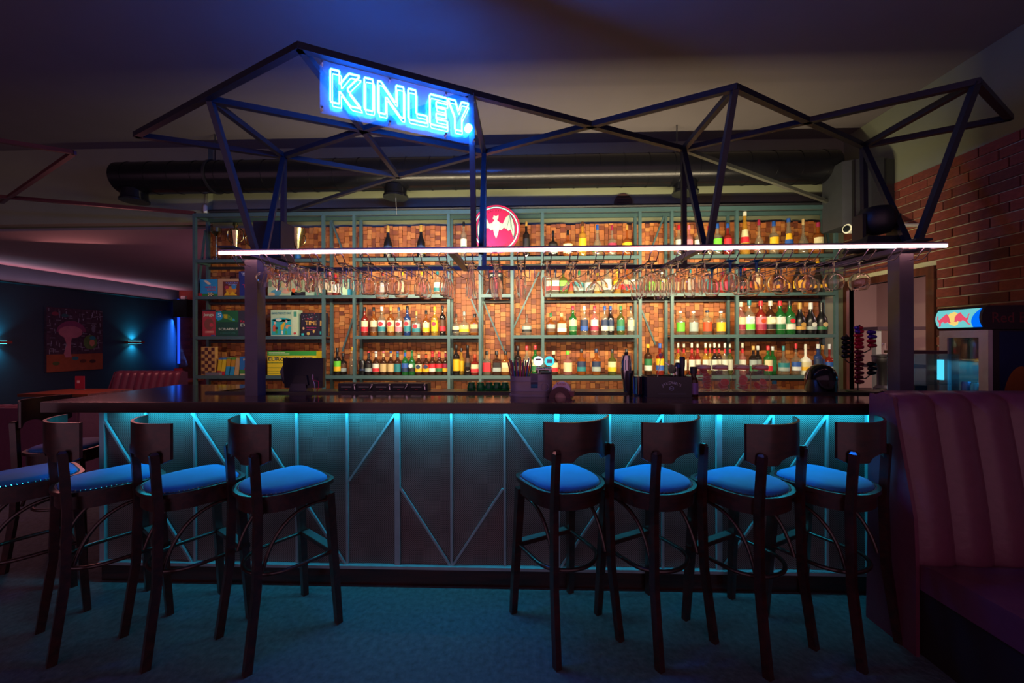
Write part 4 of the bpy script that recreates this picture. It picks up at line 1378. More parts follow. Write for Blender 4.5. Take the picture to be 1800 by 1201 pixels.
# shelf behind the glasses
game('board_game_box', 'blue racing board game box with chequered flag at the shelving end', 352, 382, 491, 'B', '#1d86b8', .14,
     [('q', 0, 0, 1, .16, '#2c7a30'), ('q', -.06, 0, .12, .18, '#b02a38', .002), P('#c8b8a0', [(.2, .92), (.35, .95), (.62, .76), (.6, .68), (.45, .7)]), P('#201c1c', [(.42, 0), (.48, .22), (.8, .22), (.78, .03), (.6, .0)])] +
     [('q', .46 + .08 * i, .02 + .07 * j, .54 + .08 * i, .09 + .07 * j, '#d8c890', .0024) for i in range(4) for j in range(3) if (i + j) % 2 == 0],
     [('WYŚCIG', .62, .52, .16, '#c02848', .62), ('FORMUŁ', .68, .36, .09, '#d05050', .5)])
game('board_game_box', 'tan pirate map board game box between two blue boxes', 383, 421, 490, 'B', '#b08a68', .12,
     [('q', .24, .03, 1, .84, '#5c2a24'), ('e', .62, .35, .25, .22, '#c07a20', .002), ('e', .75, .55, .12, .14, '#2f78a8', .0026), P('#d8a818', [(.3, .05), (.45, .32), (.55, .08), (.68, .28), (.9, .05)], .003), ('e', .42, .5, .1, .1, '#9a3040', .003)],
     [('KAPITAN', .66, .76, .13, '#6a78c8', .55), ('BOMBA', .70, .66, .10, '#8a98d8', .4)])
game('board_game_box', 'tall navy party game box with pink lettering next to the canopy post', 420, 447, 477, 'B', '#1a2a6e', .12,
     [('e', .8, .55, .25, .3, '#2a3590')], [('Tak', .62, .40, .19, '#e02858', .75), ('lub Nie', .66, .26, .06, '#c8ccd8', .5), ('Tak', .28, .93, .06, '#d8d8e0', .25), ('Nie', .56, .93, .06, '#e02858', .2), ('czy nie', .42, .86, .06, '#d8d8e0', .4)])
game('board_game_box', 'pale green fantasy map puzzle box behind the hanging mugs', 471, 529, 492, 'B', '#9fb890', .10,
     [('e', .25, .2, .16, .2, '#4a8a98'), ('e', .12, .1, .1, .12, '#c8a878', .002), ('e', .55, .3, .14, .16, '#c89878'), ('e', .78, .35, .06, .14, '#d85a28', .002), ('e', .12, .75, .14, .2, '#5a8a58'), ('e', .45, .7, .2, .2, '#c8b878'), ('q', .88, .2, 1, .9, '#6a7a50')])
game('dark_bowl', 'low black lidded tin in front of the green puzzle box', 512, 536, 513, 'B', '#15151c', .07, [('e', .5, .5, .3, .3, '#24242e')], cat='tin')
game('small_box', 'flat pale green box between the black tin and the striped box', 537, 552, 513, 'B', '#9ab89a', .07, cat='box')
game('striped_box', 'tall box striped green and black standing by the shelf post', 553, 567, 494, 'B', '#4a9a78', .07, [('q', .12, 0, .2, 1, '#20252a'), ('q', .32, 0, .46, 1, '#8a4a58'), ('q', .55, 0, .62, 1, '#20252a'), ('q', .70, .2, .84, .8, '#b89a40'), ('q', .9, 0, .96, 1, '#20252a')], cat='box')
game('gift_box', 'teal and pale green gift carton behind the small tulip glasses', 600, 616, 491, 'B', '#1f86a0', .06, [('q', .12, .02, .68, .97, '#a8c8a0'), ('e', .40, .84, .18, .1, '#2a9a80', .002)], cat='carton')
t = thing('bottle_tin', 'black cylindrical bottle tin with white curved lettering on a narrow shelf', 'tin', (on_y(872, 500, 4.27).x, 4.27, SHELF_Z['B']))
r_ = 12.6 * 4.27 / 700
h_ = on_y(872, 466, 4.27).z - SHELF_Z['B']
MB().lathe([(r_, 0), (r_, h_ - .004), (r_ * .96, h_)], 24).build('tin_body', paint('#1a1c22', .4), t, smooth=50)
MB().lathe([(r_ * 1.01, h_ * .72), (r_ * 1.01, h_ * .97)], 14, arc=(-math.pi, 0)).build('red_band', paint('#7a2a2a'), t, smooth=50)
MB().lathe([(r_ * 1.015, h_ * .18), (r_ * 1.015, h_ * .45)], 10, arc=(-math.pi * .8, -math.pi * .2)).build('label', paint('#8a2434'), t, smooth=50)
lettering('JACK', .034, paint('#b8c0b0'), t, (-.032, -r_ - .001, h_ * .62), width=.055)
lettering("DANIEL'S", .034, paint('#b8c0b0'), t, (.030, -r_ - .001, h_ * .62), width=.055)
# third shelf
game('block_tower_game', 'narrow red block tower game box with a black top', 356, 379, 544, 'C', '#a8303c', .10,
     [('q', 0, .93, 1, 1.0, '#1a1420'), ('e', .5, .45, .36, .22, '#7a4038'), ('e', .68, .42, .14, .07, '#c03848', .002), ('q', .2, .12, .85, .2, '#c07068', .002), ('q', .66, .01, .95, .05, '#2a5a98', .002)], [('Jenga', .48, .80, .17, '#c8e0c8', .78), ('wood', .55, .17, .08, '#d8a8a0', .4)])
game('board_game_box', 'dark green word tile game box beside the red block tower box', 379, 419, 546, 'C', '#0f4438', .11,
     [('q', 0, .55, 1, .99, '#156038'), P('#2090c0', [(.0, .72), (.02, .93), (.24, .97), (.33, .78), (.28, .66), (.1, .60)]), P('#b8a820', [(.35, .85), (.53, .85), (.53, .68), (.37, .70)]), P('#5a9a38', [(.56, .84), (.88, .58), (.78, .58), (.56, .66)]), P('#2a98b0', [(.74, .68), (.82, .68), (.86, .6), (.76, .6)], .0026)],
     [('SCRABBLE', .56, .27, .13, '#c8d0c0', .84), ('ORIGINAL', .55, .12, .05, '#3a7a70', .7), ('S', .18, .81, .22, '#d8e8e8', .14), ('C', .44, .77, .12, '#7a8018', .08), ('R', .65, .71, .1, '#204060', .07)])
game('board_game_box', 'charcoal charades game box half hidden by the canopy post', 419, 449, 546, 'C', '#2c2f3c', .09, [('e', .62, .9, .03, .02, '#a0a0a8'), ('e', .4, .12, .03, .02, '#6a6a78'), ('e', .75, .2, .02, .015, '#8a8a98')],
     [('Kalambury', .62, .58, .13, '#c8204a', 1.0), ('DE', .36, .43, .17, '#c8d0b0', .46)])
game('board_game_box', 'mint green cartoon family game box with a turquoise picture', 476, 523, 545, 'C', '#a4bd98', .10,
     [('q', .03, .04, .76, .63, '#1d9a9c'), ('e', .4, .62, .34, .08, '#1d9a9c'), ('q', .8, 0, 1, 1, '#b8c8a0', .0012), P('#c05030', [(.08, .18), (.08, .38), (.14, .45), (.2, .36), (.19, .18)], .0024), ('e', .16, .5, .04, .05, '#d8a890', .003), P('#cda020', [(.38, .24), (.37, .4), (.5, .54), (.55, .5), (.5, .36), (.47, .24)], .0024),
      ('e', .59, .57, .035, .06, '#d8a890', .003), P('#202028', [(.55, .62), (.6, .66), (.62, .6)], .0034), P('#c88a58', [(.55, .3), (.58, .42), (.66, .44), (.8, .37), (.66, .36), (.62, .26)], .0024), ('e', .22, .3, .05, .05, '#202028', .003), ('q', .18, .1, .25, .25, '#3a8a40', .0026), ('q', .40, .06, .46, .2, '#d8d0b8', .003), ('q', .55, .06, .62, .2, '#3a9a50', .003),
      ('e', .3, .62, .11, .06, '#c8c8b0', .003), ('q', .86, .74, .97, .93, '#3a8a70', .002), ('e', .9, .1, .05, .05, '#b03038', .002)],
     [('GANG MĄDRZE OKO', .40, .87, .11, '#187078', .72)])
game('board_game_box', 'black party quiz box with gold lettering by the shelf post', 529, 568, 550, 'C', '#1c1626', .11,
     [('q', .80, 0, .815, 1, '#3a3040', .002), ('q', .02, .02, .14, .11, '#28b0a8', .002), ('e', .33, .1, .07, .07, '#b89a50', .002), ('e', .58, .2, .045, .07, '#b89a50', .002), ('e', .12, .33, .04, .06, '#c89a70', .002), ('q', .85, .06, .92, .2, '#28b0a8', .002), ('q', .86, .42, .93, .66, '#c8a050', .002)] +
     [('e', .08 + .7 * ((i * 37) % 17) / 17, .72 + .26 * ((i * 23) % 11) / 11, .012, .012, ('#c8b8c0', '#c03858', '#58a8a0')[i % 3], .002) for i in range(16)],
     [('TIME', .46, .55, .27, '#d8a850', .52), ('PARTY', .42, .73, .07, '#c02848', .26), ('familijna', .48, .37, .07, '#b02868', .45), ('zabawa', .46, .27, .07, '#b02868', .42)])
# lowest shelf
t = game('chess_board', 'folded wooden chess board standing upright on the lowest shelf', 353.5, 378, 610, 'D', '#b8884a', .04, cat='chess board')
w_ = on_y(378, 560, GY_).x - on_y(353.5, 560, GY_).x
hb = on_y(366, 610, GY_).z - SHELF_Z['D']
sq = MB().box((0, 0, 0), (w_ * .232, .002, hb * .116)).mesh('dark_square', paint('#4a1c18'))
for i in range(4):
    for j in range(8):
        if (i + j) % 2 == 0:
            link('dark_square', sq, t, ((-.465 + .232 * (i + .5)) * w_, -.0006, (.035 + .117 * (j + .5)) * hb))
o = MB().span(0, .155, 0, .10, 0, .030).build('flat_book', paint('#6a6472'), loc=(on_y(361, 650, 4.2).x, 4.199, SHELF_Z['D']))
tag(o, 'grey flat box lying in front of the chess board', 'box')


def leaning(label, x0, x1, yt, w, cols, dx):
    a = on_y(x0, 650, GY_).x
    h = on_y(x0, yt, GY_).z - SHELF_Z['D']
    t = thing('game_booklet', label, 'booklet', (a, GY_, SHELF_Z['D']), group='booklets leaning on the lowest shelf')
    for i, (v0, v1, c_) in enumerate(cols):
        MB().add([(dx * v0, 0, h * v0), (w + dx * v0, 0, h * v0), (w + dx * v1, 0, h * v1), (dx * v1, 0, h * v1), (dx * v0, .1, h * v0), (w + dx * v0, .1, h * v0), (w + dx * v1, .1, h * v1), (dx * v1, .1, h * v1)],
                 [(0, 1, 2, 3), (7, 6, 5, 4), (1, 5, 6, 2), (4, 0, 3, 7), (3, 2, 6, 7), (0, 4, 5, 1)]).build('printed_cover' if i else 'booklet_body', paint(c_), t)


pxm = 4.236 / 700
for x0, yt, wpx, cols, lab in ((381, 629, 6, [(.0, .25, '#a02430'), (.25, .9, '#c8a818'), (.9, 1, '#2a60a8')], 'thin yellow booklet with red foot nearest the chess board'),
                               (388, 629, 8, [(.0, .22, '#b82838'), (.22, .9, '#d8b81c'), (.9, 1, '#2a78b0')], 'wide yellow booklet with red foot, second from the chess board'),
                               (395, 629, 7, [(0, .5, '#2488b8'), (.5, .92, '#b88020'), (.92, 1, '#4a8a30')], 'blue and orange booklet, third from the chess board'),
                               (403.5, 630, 7, [(0, .5, '#2488b8'), (.5, .92, '#b88020'), (.92, 1, '#4a8a30')], 'blue and orange booklet, fourth from the chess board'),
                               (411.5, 629, 7.5, [(0, 1, '#b89468')], 'plain tan booklet leaning next to the blue cartoon box')):
    leaning(lab, x0, x0 + wpx, yt, wpx * pxm, cols, 3.8 * pxm)
game('board_game_box', 'blue cartoon game box next to the leaning booklets', 421, 449, 627, 'D', '#1f66a8', .1, [('q', 0, 0, 1, .07, '#c8b898'), ('q', 0, .07, 1, .3, '#3a7a3a'), ('e', .45, .6, .12, .07, '#b84038', .002), ('e', .55, .55, .06, .06, '#d8d0c8', .0024), ('e', .4, .32, .1, .1, '#a83058', .002), ('e', .62, .35, .08, .1, '#a8b0b8', .002)], [('Rymki', .58, .83, .16, '#d8c8a0', .66)])
game('board_game_box', 'large yellow and green trading game box behind the till', 470, 556, 617.5, 'D', '#d4b81e', .12, [('q', 0, .81, 1, 1, '#2f8f34'), ('q', 0, .50, 1, .53, '#2a6a2a'), ('q', 0, .30, 1, .32, '#2a6a2a'), ('q', 0, .15, 1, .165, '#2a6a2a'), ('q', 0, .055, 1, .07, '#2a6a2a'), ('q', .03, .88, .45, .9, '#c8d8a0', .002), ('q', .03, .94, .36, .96, '#c8d8a0', .002)],
     [('EUROBUSINESS', .47, .67, .22, '#2c3420', .90), ('EUROBUSINESS', .465, .675, .215, '#e4ecd8', .895)])

# trophies on the top shelf
TROPHY = mat('trophy_metal', '#b0a878', 0.2, metal=1.0, vary=.4, scale=40)
for x, yt, prof, lab, hd in ((380, 401, [(.03, 0), (.03, .04), (.009, .05), (.011, .2), (.010, .30), (.04, .335), (.052, .35), (.05, .40)], 'slim cup trophy at the shelving end of the top shelf', 0),
                             (414, 391, [(.035, 0), (.035, .05), (.008, .06), (.02, .12), (.04, .30), (.052, .36), (.03, .38), (.012, .40), (.028, .43), (.022, .46), (.01, .465)], 'tall gold trophy with handles and a ring top', 1),
                             (446, 403, [(.035, 0), (.035, .05), (.01, .06), (.012, .12), (.03, .24), (.04, .30)], 'small gold trophy behind the truss foot', 1),
                             (523, 403, [(.035, 0), (.035, .05), (.012, .06), (.018, .10), (.05, .17), (.072, .24), (.09, .30)], 'wide silver and blue cup trophy beside the black speaker', 1)):
    p = on_y(x, yt, 4.28)
    t = thing('cup_trophy', lab, 'trophy', (p.x, 4.28, SHELF_Z['A']), group='trophies on the top shelf')
    s_ = (p.z - SHELF_Z['A']) / prof[-1][1]
    MB().lathe([(r, z * s_) for r, z in prof[2:]], 16).build('cup', TROPHY, t, smooth=40)
    MB().lathe([(r, z * s_) for r, z in prof[:3]], 16).build('base', paint('#1f5f8a' if x == 523 else '#25201c', .3), t, smooth=40)
    if hd:
        H0 = p.z - SHELF_Z['A']
        for s in (-1, 1):
            MB().tube([(s * .03, 0, H0 * .45), (s * .085, 0, H0 * .55), (s * .09, 0, H0 * .75), (s * .05, 0, H0 * .85)], .005, 6).build('handle', TROPHY, t, smooth=60)

# round rum sign with the bat emblem
sg = thing('round_bat_sign', 'round red enamel sign with a silver bat emblem on the top shelf', 'sign', (on_y(872, 403, 4.15).x, 4.15, SHELF_Z['A'] + .001))
RS = 42.5 * 4.15 / 700
CZs = on_y(872, 403, 4.15).z - SHELF_Z['A'] - .001


def disc(r, y0, y1, name, c_, r_in=0.0):
    m = MB()
    n = 48
    if r_in:
        for rr_, y in ((r_in, y1), (r_in, y0), (r, y0), (r, y1)):
            m.v += [(rr_ * math.cos(2 * math.pi * i / n), y, CZs + rr_ * math.sin(2 * math.pi * i / n)) for i in range(n)]
        for a_ in range(3):
            m.f += [(a_ * n + i, a_ * n + (i + 1) % n, (a_ + 1) * n + (i + 1) % n, (a_ + 1) * n + i) for i in range(n)]
    else:
        m.slab([(r * math.cos(2 * math.pi * i / n), CZs + r * math.sin(2 * math.pi * i / n)) for i in range(n)], y0, y1)
    return m.build(name, paint(c_, .35), sg)


disc(RS, 0, .02, 'disc', '#c81c40')
disc(RS * .945, -.0015, -.0002, 'black_ring', '#15151c', RS * .855)
disc(RS * .925, -.003, -.0016, 'mint_ring', '#a8e0c8', RS * .875)


def bat(pts, c_, y0=-.003, y1=-.0002, nm='bat_emblem'):
    MB().slab([(x * RS, CZs + z * RS) for x, z in pts], y0, y1).build(nm, paint(c_, .4), sg)


wing = [(.10, .28), (.28, .22), (.42, .50), (.58, .60), (.68, .40), (.76, .10), (.76, -.15), (.72, -.38), (.66, -.20), (.62, -.02), (.50, -.08), (.44, .00), (.32, .06), (.22, -.05), (.12, -.02)]
wing_o = [(x * 1.03 + .0, z * 1.05 - .01) for x, z in wing]
for s in (-1, 1):
    W2 = [(x * s, z) for x, z in (wing if s > 0 else wing[::-1])]
    WO = [(x * s * 1.04, z * 1.06 - .012) for x, z in (wing if s > 0 else wing[::-1])]
    bat(WO if s > 0 else WO, '#10202a', -.0018, -.0002, 'bat_outline')
    bat(W2, '#9fb8a0', -.0034, -.0019, 'bat_wing')
    for a_, b_ in (((.58, .58), (.44, .0)), ((.58, .58), (.62, -.02)), ((.58, .58), (.72, -.34))):
        p0, p1 = Vector((a_[0] * s * RS, -.0036, CZs + a_[1] * RS)), Vector((b_[0] * s * RS, -.0036, CZs + b_[1] * RS))
        MB().bar(p0, p1, .004, .003).build('wing_rib', paint('#182a30'), sg)
bat([(-.15, .28), (-.13, .02), (-.08, -.2), (0, -.40), (.08, -.2), (.13, .02), (.15, .28), (.06, .36), (-.06, .36)], '#c0c4ac', -.0045, -.0036, 'bat_body')
bat([(-.14, .44), (-.10, .52), (-.10, .58), (-.04, .54), (.04, .54), (.10, .60), (.10, .46), (.04, .36), (-.06, .36)], '#b0bca4', -.0052, -.0046, 'bat_head')
for word, a_mid, rad, flip, step in (('BACARDI', 90, .76, 1, 8.0), ('MARCA DE FABRICA', 270, .77, -1, 7.2)):
    for i, ch in enumerate(word):
        if ch == ' ':
            continue
        ang = math.radians(a_mid - flip * (i - (len(word) - 1) / 2) * step)
        o = lettering(ch, .10 * RS * 1.2, paint('#2a0a14'), sg, (rad * RS * math.cos(ang), -.0008, CZs + rad * RS * math.sin(ang)))
        o.rotation_euler = (math.pi / 2, -(ang - math.pi / 2) if flip > 0 else -(ang + math.pi / 2), 0)

# vent cover and small wall items
p = on_y(1095, 357, 4.515)
t = thing('round_vent', 'dark round vent cover on the wall above the shelving', 'vent', p)
MB().tube([(0, -.02, 0), (0, .004, 0)], .10, 24).build('plate', mat('vent_brown', '#3a2420', .5), t, smooth=40)
for i in range(5):
    MB().span(-.07, .07, -.026, -.0205, -.06 + i * .03 - .005, -.06 + i * .03 + .005).build('slat', BLACK, t)
p = on_y(361, 367, 4.44)
t = thing('pull_switch', 'small white cord pull hanging by the games end of the shelving', 'cord pull', (p.x, 4.44, p.z - .05))
MB().lathe([(.018, 0), (.024, .03), (.02, .085), (.008, .095)], 12).build('grip', WHITE, t, smooth=50)
MB().tube([(0, 0, .095), (.015, 0, .30)], .003, 5).build('cord', paint('#6a6a70'), t)

p = on_y(697, 338, 4.2)
o = MB().tube([(0, 0, 0), (.004, 0, -.12), (.012, 0, -.26)], .0025, 5).build('hanging_cord', paint('#8a8a80'), loc=(p.x, 4.17, p.z + .005))
tag(o, 'thin pale cord dangling below the middle duct outlet', 'cord')

# ================================================================== things on the canopy
t = thing('stage_speaker', 'black box loudspeaker on the canopy beside the trophies', 'speaker', (on_y(482, 410, 2.95).x, 2.95, CANZ + .031))
MB().box((0, 0, .1555), (.21, .17, .28)).build('cabinet', BLACK, t)
MB().box((0, -.088, .155), (.19, .006, .26)).build('grille', mat('speaker_grille', '#101014', .8), t)
MB().box((0, -.145, .007), (.10, .70, .014)).build('mount', BLACK_STEEL, t)
pc = on_y(1540, 388, 2.78)
t = thing('moving_head_lamp', 'black round-headed stage lamp on the canopy by the brick wall', 'stage lamp', (pc.x, 2.78, CANZ + .0378))
m = MB().box((0, 0, .047), (.30, .20, .08), taper=.82)
m.build('base', BLACK, t)
MB().box((0, .025, 0), (.10, .70, .013)).build('mount', BLACK_STEEL, t)
for s in (-1, 1):
    MB().box((s * .115, 0, .16), (.022, .09, .17)).build('yoke_arm', BLACK, t)
hz = pc.z - CANZ - .0378
MB().lathe([(.02, -.10), (.075, -.085), (.100, -.04), (.106, .0), (.104, .04), (.085, .08), (.03, .095)], 20, c=(0, 0, hz)).build('lamp_head', BLACK, t, smooth=50)

# big wall loudspeaker and camera near the right corner
q0, q1 = on_y(1478, 400, 3.95), on_y(1566, 400, 3.95)
zt, zb = on_y(1520, 285, 3.95).z, on_y(1520, 398, 3.95).z
t = thing('wall_loudspeaker', 'large dark grey loudspeaker cabinet with curved front high on the brick wall', 'speaker', ((q0.x + q1.x) / 2, 3.95, zb))
ww, hh = q1.x - q0.x, zt - zb
m = MB()
pts = [(-ww / 2, -.02), (-ww * .3, -.07), (-ww * .05, -.09), (ww * .2, -.09), (ww / 2, -.04), (ww / 2, .24), (-ww / 2, .24)]
m.prism(pts, 0, hh)
m.build('cabinet', mat('speaker_grey', '#30343a', .5), t)
MB().span(ww * .22, ww * .24, -.093, -.06, 0.01, hh - .01).build('edge_trim', BLACK, t)
MB().span(-ww * .37, -ww * .35, -.08, -.05, 0.01, hh - .01).build('edge_trim', BLACK, t)
MB().span(.06, WALLX - t.location.x - .006, .06, .14, hh * .45, hh * .6).build('wall_bracket', BLACK_STEEL, t)
p = on_y(1490, 404, 3.7)
t = thing('security_camera', 'small white bullet security camera below the large wall loudspeaker', 'camera', p)
MB().tube([(-.045, -.05, -.005), (.075, -.02, .0)], [.042, .038], 16).build('camera_body', WHITE, t, smooth=40)
MB().tube([(-.053, -.052, -.005), (-.0455, -.0502, -.005)], .030, 16).build('lens', mat('lens_black', '#101216', .1), t, smooth=40)
MB().tube([(.075, -.02, 0), (.10, -.01, .012), (.13, .0, .03), (WALLX - p.x - .006, -.02, .03)], .018, 10).build('arm', WHITE, t, smooth=50)
# ================================================================== things on the bar and the ledge behind it
def at_ledge(x, Y=2.76):
    return on_y(x, 690, Y).x


PXM = 2.76 / 700
# till
t = thing('till_terminal', 'black touchscreen till seen from behind with pink and white cables', 'till', (at_ledge(534), 2.76, LEDGE))
m = MB()
w0, hT = .165, .235
back = [(-.165, .10, .0), (.150, .10, .0)]
m.add([(-.120, -.03, .03), (.150, -.03, .03), (.125, .03, hT), (-.170, .03, hT), (-.120, .005, .03), (.150, .005, .03), (.125, .065, hT), (-.170, .065, hT)],
      [(0, 1, 2, 3), (7, 6, 5, 4), (0, 4, 5, 1), (1, 5, 6, 2), (2, 6, 7, 3), (3, 7, 4, 0)])
m.build('screen_housing', mat('till_black', '#10131c', .35), t)
MB().add([(-.172, .0, .14), (-.150, .0, .06), (-.130, .0, .05), (-.155, .02, .20), (-.172, .05, .14), (-.150, .05, .06), (-.130, .05, .05), (-.155, .05, .20)],
         [(0, 1, 2, 3), (7, 6, 5, 4), (0, 4, 5, 1), (1, 5, 6, 2), (2, 6, 7, 3), (3, 7, 4, 0)]).build('card_reader', mat('till_blue', '#16223a', .3), t)
MB().box((-.02, -.0, .03), (.13, .09, .06), taper=.8).build('stand', mat('till_grey', '#2a2530', .4), t)
MB().add([(-.07, -.036, .05), (.05, -.036, .05), (.03, -.020, .115), (-.05, -.020, .115), (-.07, -.02, .05), (.05, -.02, .05), (.03, .0, .115), (-.05, .0, .115)],
         [(0, 1, 2, 3), (7, 6, 5, 4), (0, 4, 5, 1), (1, 5, 6, 2), (2, 6, 7, 3), (3, 7, 4, 0)]).build('rear_cover', BLACK, t)
MB().tube([(.085, -.035, .125), (.083, -.04, .10), (.10, -.045, .06), (.106, -.045, .002)], .0025, 6).build('white_cable', paint('#c8b8c8'), t)
MB().tube([(.087, -.035, .115), (.092, -.045, .085), (.13, -.048, .078), (.132, -.048, .04), (.12, -.048, .002)], .0025, 6).build('pink_cable', paint('#d02058'), t)
# low black key box units
t = thing('tap_console', 'long low black console with chrome keys behind the bar beside the till', 'console', (at_ledge(677, 2.84), 2.84, LEDGE))
MB().box((0, 0, .027), (.64, .10, .054)).build('housing', BLACK, t)
for i in range(5):
    xk = -.26 + i * .125
    MB().box((xk, -.052, .030), (.075, .004, .004)).build('drip_slot', CHROME, t)
    kx = xk + .062
    MB().tube([(kx, -.052, .045), (kx, -.064, .044)], .008, 10).build('key_head', CHROME, t, smooth=50)
    MB().bar((kx, -.060, .042), (kx + (-.018 if i % 2 else .004), -.062, .010), .006).build('key_blade', CHROME, t)
    MB().box((xk, -.0525, .012), (.02, .003, .006)).build('red_mark', paint('#902030'), t)
# coaster stack and lighter details: green upturned glasses
GG = glass_mat('green_glass', (.08, .5, .22), .4, (.02, .28, .12))
gm = MB().lathe([(.030, 0), (.031, .004), (.031, .030), (.024, .042), (.026, .055), (.020, .058)], 16).mesh('glass_body', GG, 50)
gb = MB().lathe([(.0325, .012), (.0325, .018)], 16, cap_bottom=False, cap_top=False).mesh('band', GG, 50)
for i, x in enumerate((829, 845, 860, 874, 888)):
    t = thing('green_shot_glass', 'green glass upside down, %s from the till in its row of five' % nth(i), 'glass', (at_ledge(x, 2.86), 2.86, LEDGE), 0, 'green glasses on the ledge')
    link('glass_body', gm, t)
    link('band', gb, t)
# grey straw caddy
CY_ = 2.585
t = thing('straw_caddy', 'grey oval metal caddy holding straws and napkins on the bar', 'caddy', (on_y(934, 695, CY_).x, CY_, 1.1505))
GREYM = mat('caddy_grey', '#8a7e8e', .45, metal=.3)
k_ = CY_ / 700


def stadium(w, d, n=10):
    r = d / 2
    return [(w / 2 - r + r * math.sin(math.pi * i / n), -r * math.cos(math.pi * i / n)) for i in range(n + 1)] + [(-w / 2 + r - r * math.sin(math.pi * i / n), r * math.cos(math.pi * i / n)) for i in range(n + 1)]


MB().prism(stadium(.282, .15), 0, .010).build('base', GREYM, t, smooth=40)
for zz in (.035, .098):
    m = MB().tube([(x * 1.005, y * 1.005, zz) for x, y in stadium(.275, .143)], .0025, 6, closed=True)
    m.build('bead', GREYM, t, smooth=60)
sh = stadium(.27, .138, 12)


def wall_strip(sel, z0, z1, nm):
    m = MB()
    for (x, y) in sel:
        m.v += [(x, y, z0), (x, y, z1), (x * .975, y * .95, z1), (x * .975, y * .95, z0)]
    for i in range(len(sel) - 1):
        a, b = 4 * i, 4 * i + 4
        for q in range(4):
            l = (q + 1) % 4
            m.f.append((a + q, b + q, b + l, a + l))
    m.f += [(0, 1, 2, 3), (4 * (len(sel) - 1) + 3, 4 * (len(sel) - 1) + 2, 4 * (len(sel) - 1) + 1, 4 * (len(sel) - 1))]
    m.build(nm, GREYM, t, smooth=50)


front = sorted([p for p in sh if p[1] <= 0], key=lambda p: p[0])
ext = [(-.02 + 0.0, -.069), (.045, -.069)]
fl = [p for p in front if p[0] < -.02] + [(-.004, -.069)]
fr_ = [(.040, -.069)] + [p for p in front if p[0] > .04]
wall_strip(fl, .010, .128, 'shell')
wall_strip([(-.004, -.069), (.040, -.069)], .010, .055, 'shell')
wall_strip(fr_, .010, .140, 'shell')
wall_strip(sorted([p for p in sh if p[1] >= 0], key=lambda p: -p[0]), .010, .135, 'shell')
MB().tube([(.085 + .024 * math.cos(2 * math.pi * i / 16), -.0725, .062 + .024 * math.sin(2 * math.pi * i / 16)) for i in range(16)], .0018, 5, closed=True).build('embossed_ring', GREYM, t)
MB().box((.016, -.02, .062), (.05, .04, .02)).build('napkin_clip', paint('#1f6a8a'), t)
MB().box((.095, 0, .146), (.07, .06, .014)).build('napkin_lid', BLACK, t)
sc_ = ['#b03028', '#7a2a6a', '#c02050', '#1f6a9a', '#1c7a3a', '#b02858', '#2a3a98', '#c07a20', '#c02858', '#1f8a50', '#8a2a7a', '#1c7a3a', '#c03030', '#2a58a8', '#b8881c', '#178a58']
SCN = ['red', 'purple', 'crimson', 'blue', 'green', 'magenta', 'indigo', 'orange', 'rose', 'emerald', 'violet', 'leaf-green', 'scarlet', 'cobalt', 'mustard', 'sea-green']
base = t.location.copy()
for i, c_ in enumerate(sc_):
    u = i / (len(sc_) - 1)
    x0 = -.110 + .075 * u
    x1 = -.150 + .155 * u
    yy = -.02 + .03 * ((i * 7) % 5) / 4
    o = MB().tube([(x0, yy, .014), (x1, yy, .215 + .012 * ((i * 5) % 3))], .0042, 8, caps=False).build('drinking_straw', paint(c_, .35), smooth=60, loc=base)
    tag(o, '%s drinking straw standing in the grey caddy' % SCN[i], 'straw', 'straws in the grey caddy')
# beer taps with glowing discs behind the caddy
t = thing('beer_tap', 'twin beer tap with two round glowing badges behind the straw caddy', 'beer tap', (on_y(956, 690, 2.80).x, 2.80, LEDGE))
MB().lathe([(.05, 0), (.045, .012), (.022, .02), (.020, .13)], 16).build('column', CHROME, t, smooth=40)
MB().tube([(-.055, -.0, .150), (.055, -.0, .150)], .022, 14).build('cross_head', CHROME, t, smooth=50)
for s, em, wd, c2 in ((-1, emit_mat('tap_white', (.75, 1.0, .95), 1.3), 'LECH', '#a03a6a'), (1, emit_mat('tap_cyan', (.08, .75, .85), 1.2), 'Lech', '#d8f0f0')):
    xx = s * 9.7 * 2.8 / 700
    zc = on_y(946, 635, 2.80).z - LEDGE
    MB().tube([(xx * .9, 0, .155), (xx, 0, zc - .03)], .008, 8).build('lever', CHROME, t, smooth=50)
    h1 = MB().tube([(xx, -.010, zc), (xx, .012, zc)], .0365, 28).build('badge_housing', CHROME, t, smooth=40)
    MB().tube([(xx, -.013, zc), (xx, -.0105, zc)], .0345, 28).build('badge_face', em, t, smooth=40)
    MB().box((xx, -.0138, zc + (.012 if s < 0 else .0)), (.036, .0012, .010 if s < 0 else .026)).build('badge_mark', paint(c2), t)
    MB().tube([(xx, -.03, .148), (xx, -.035, .10)], .008, 8).build('spout', CHROME, t, smooth=50)
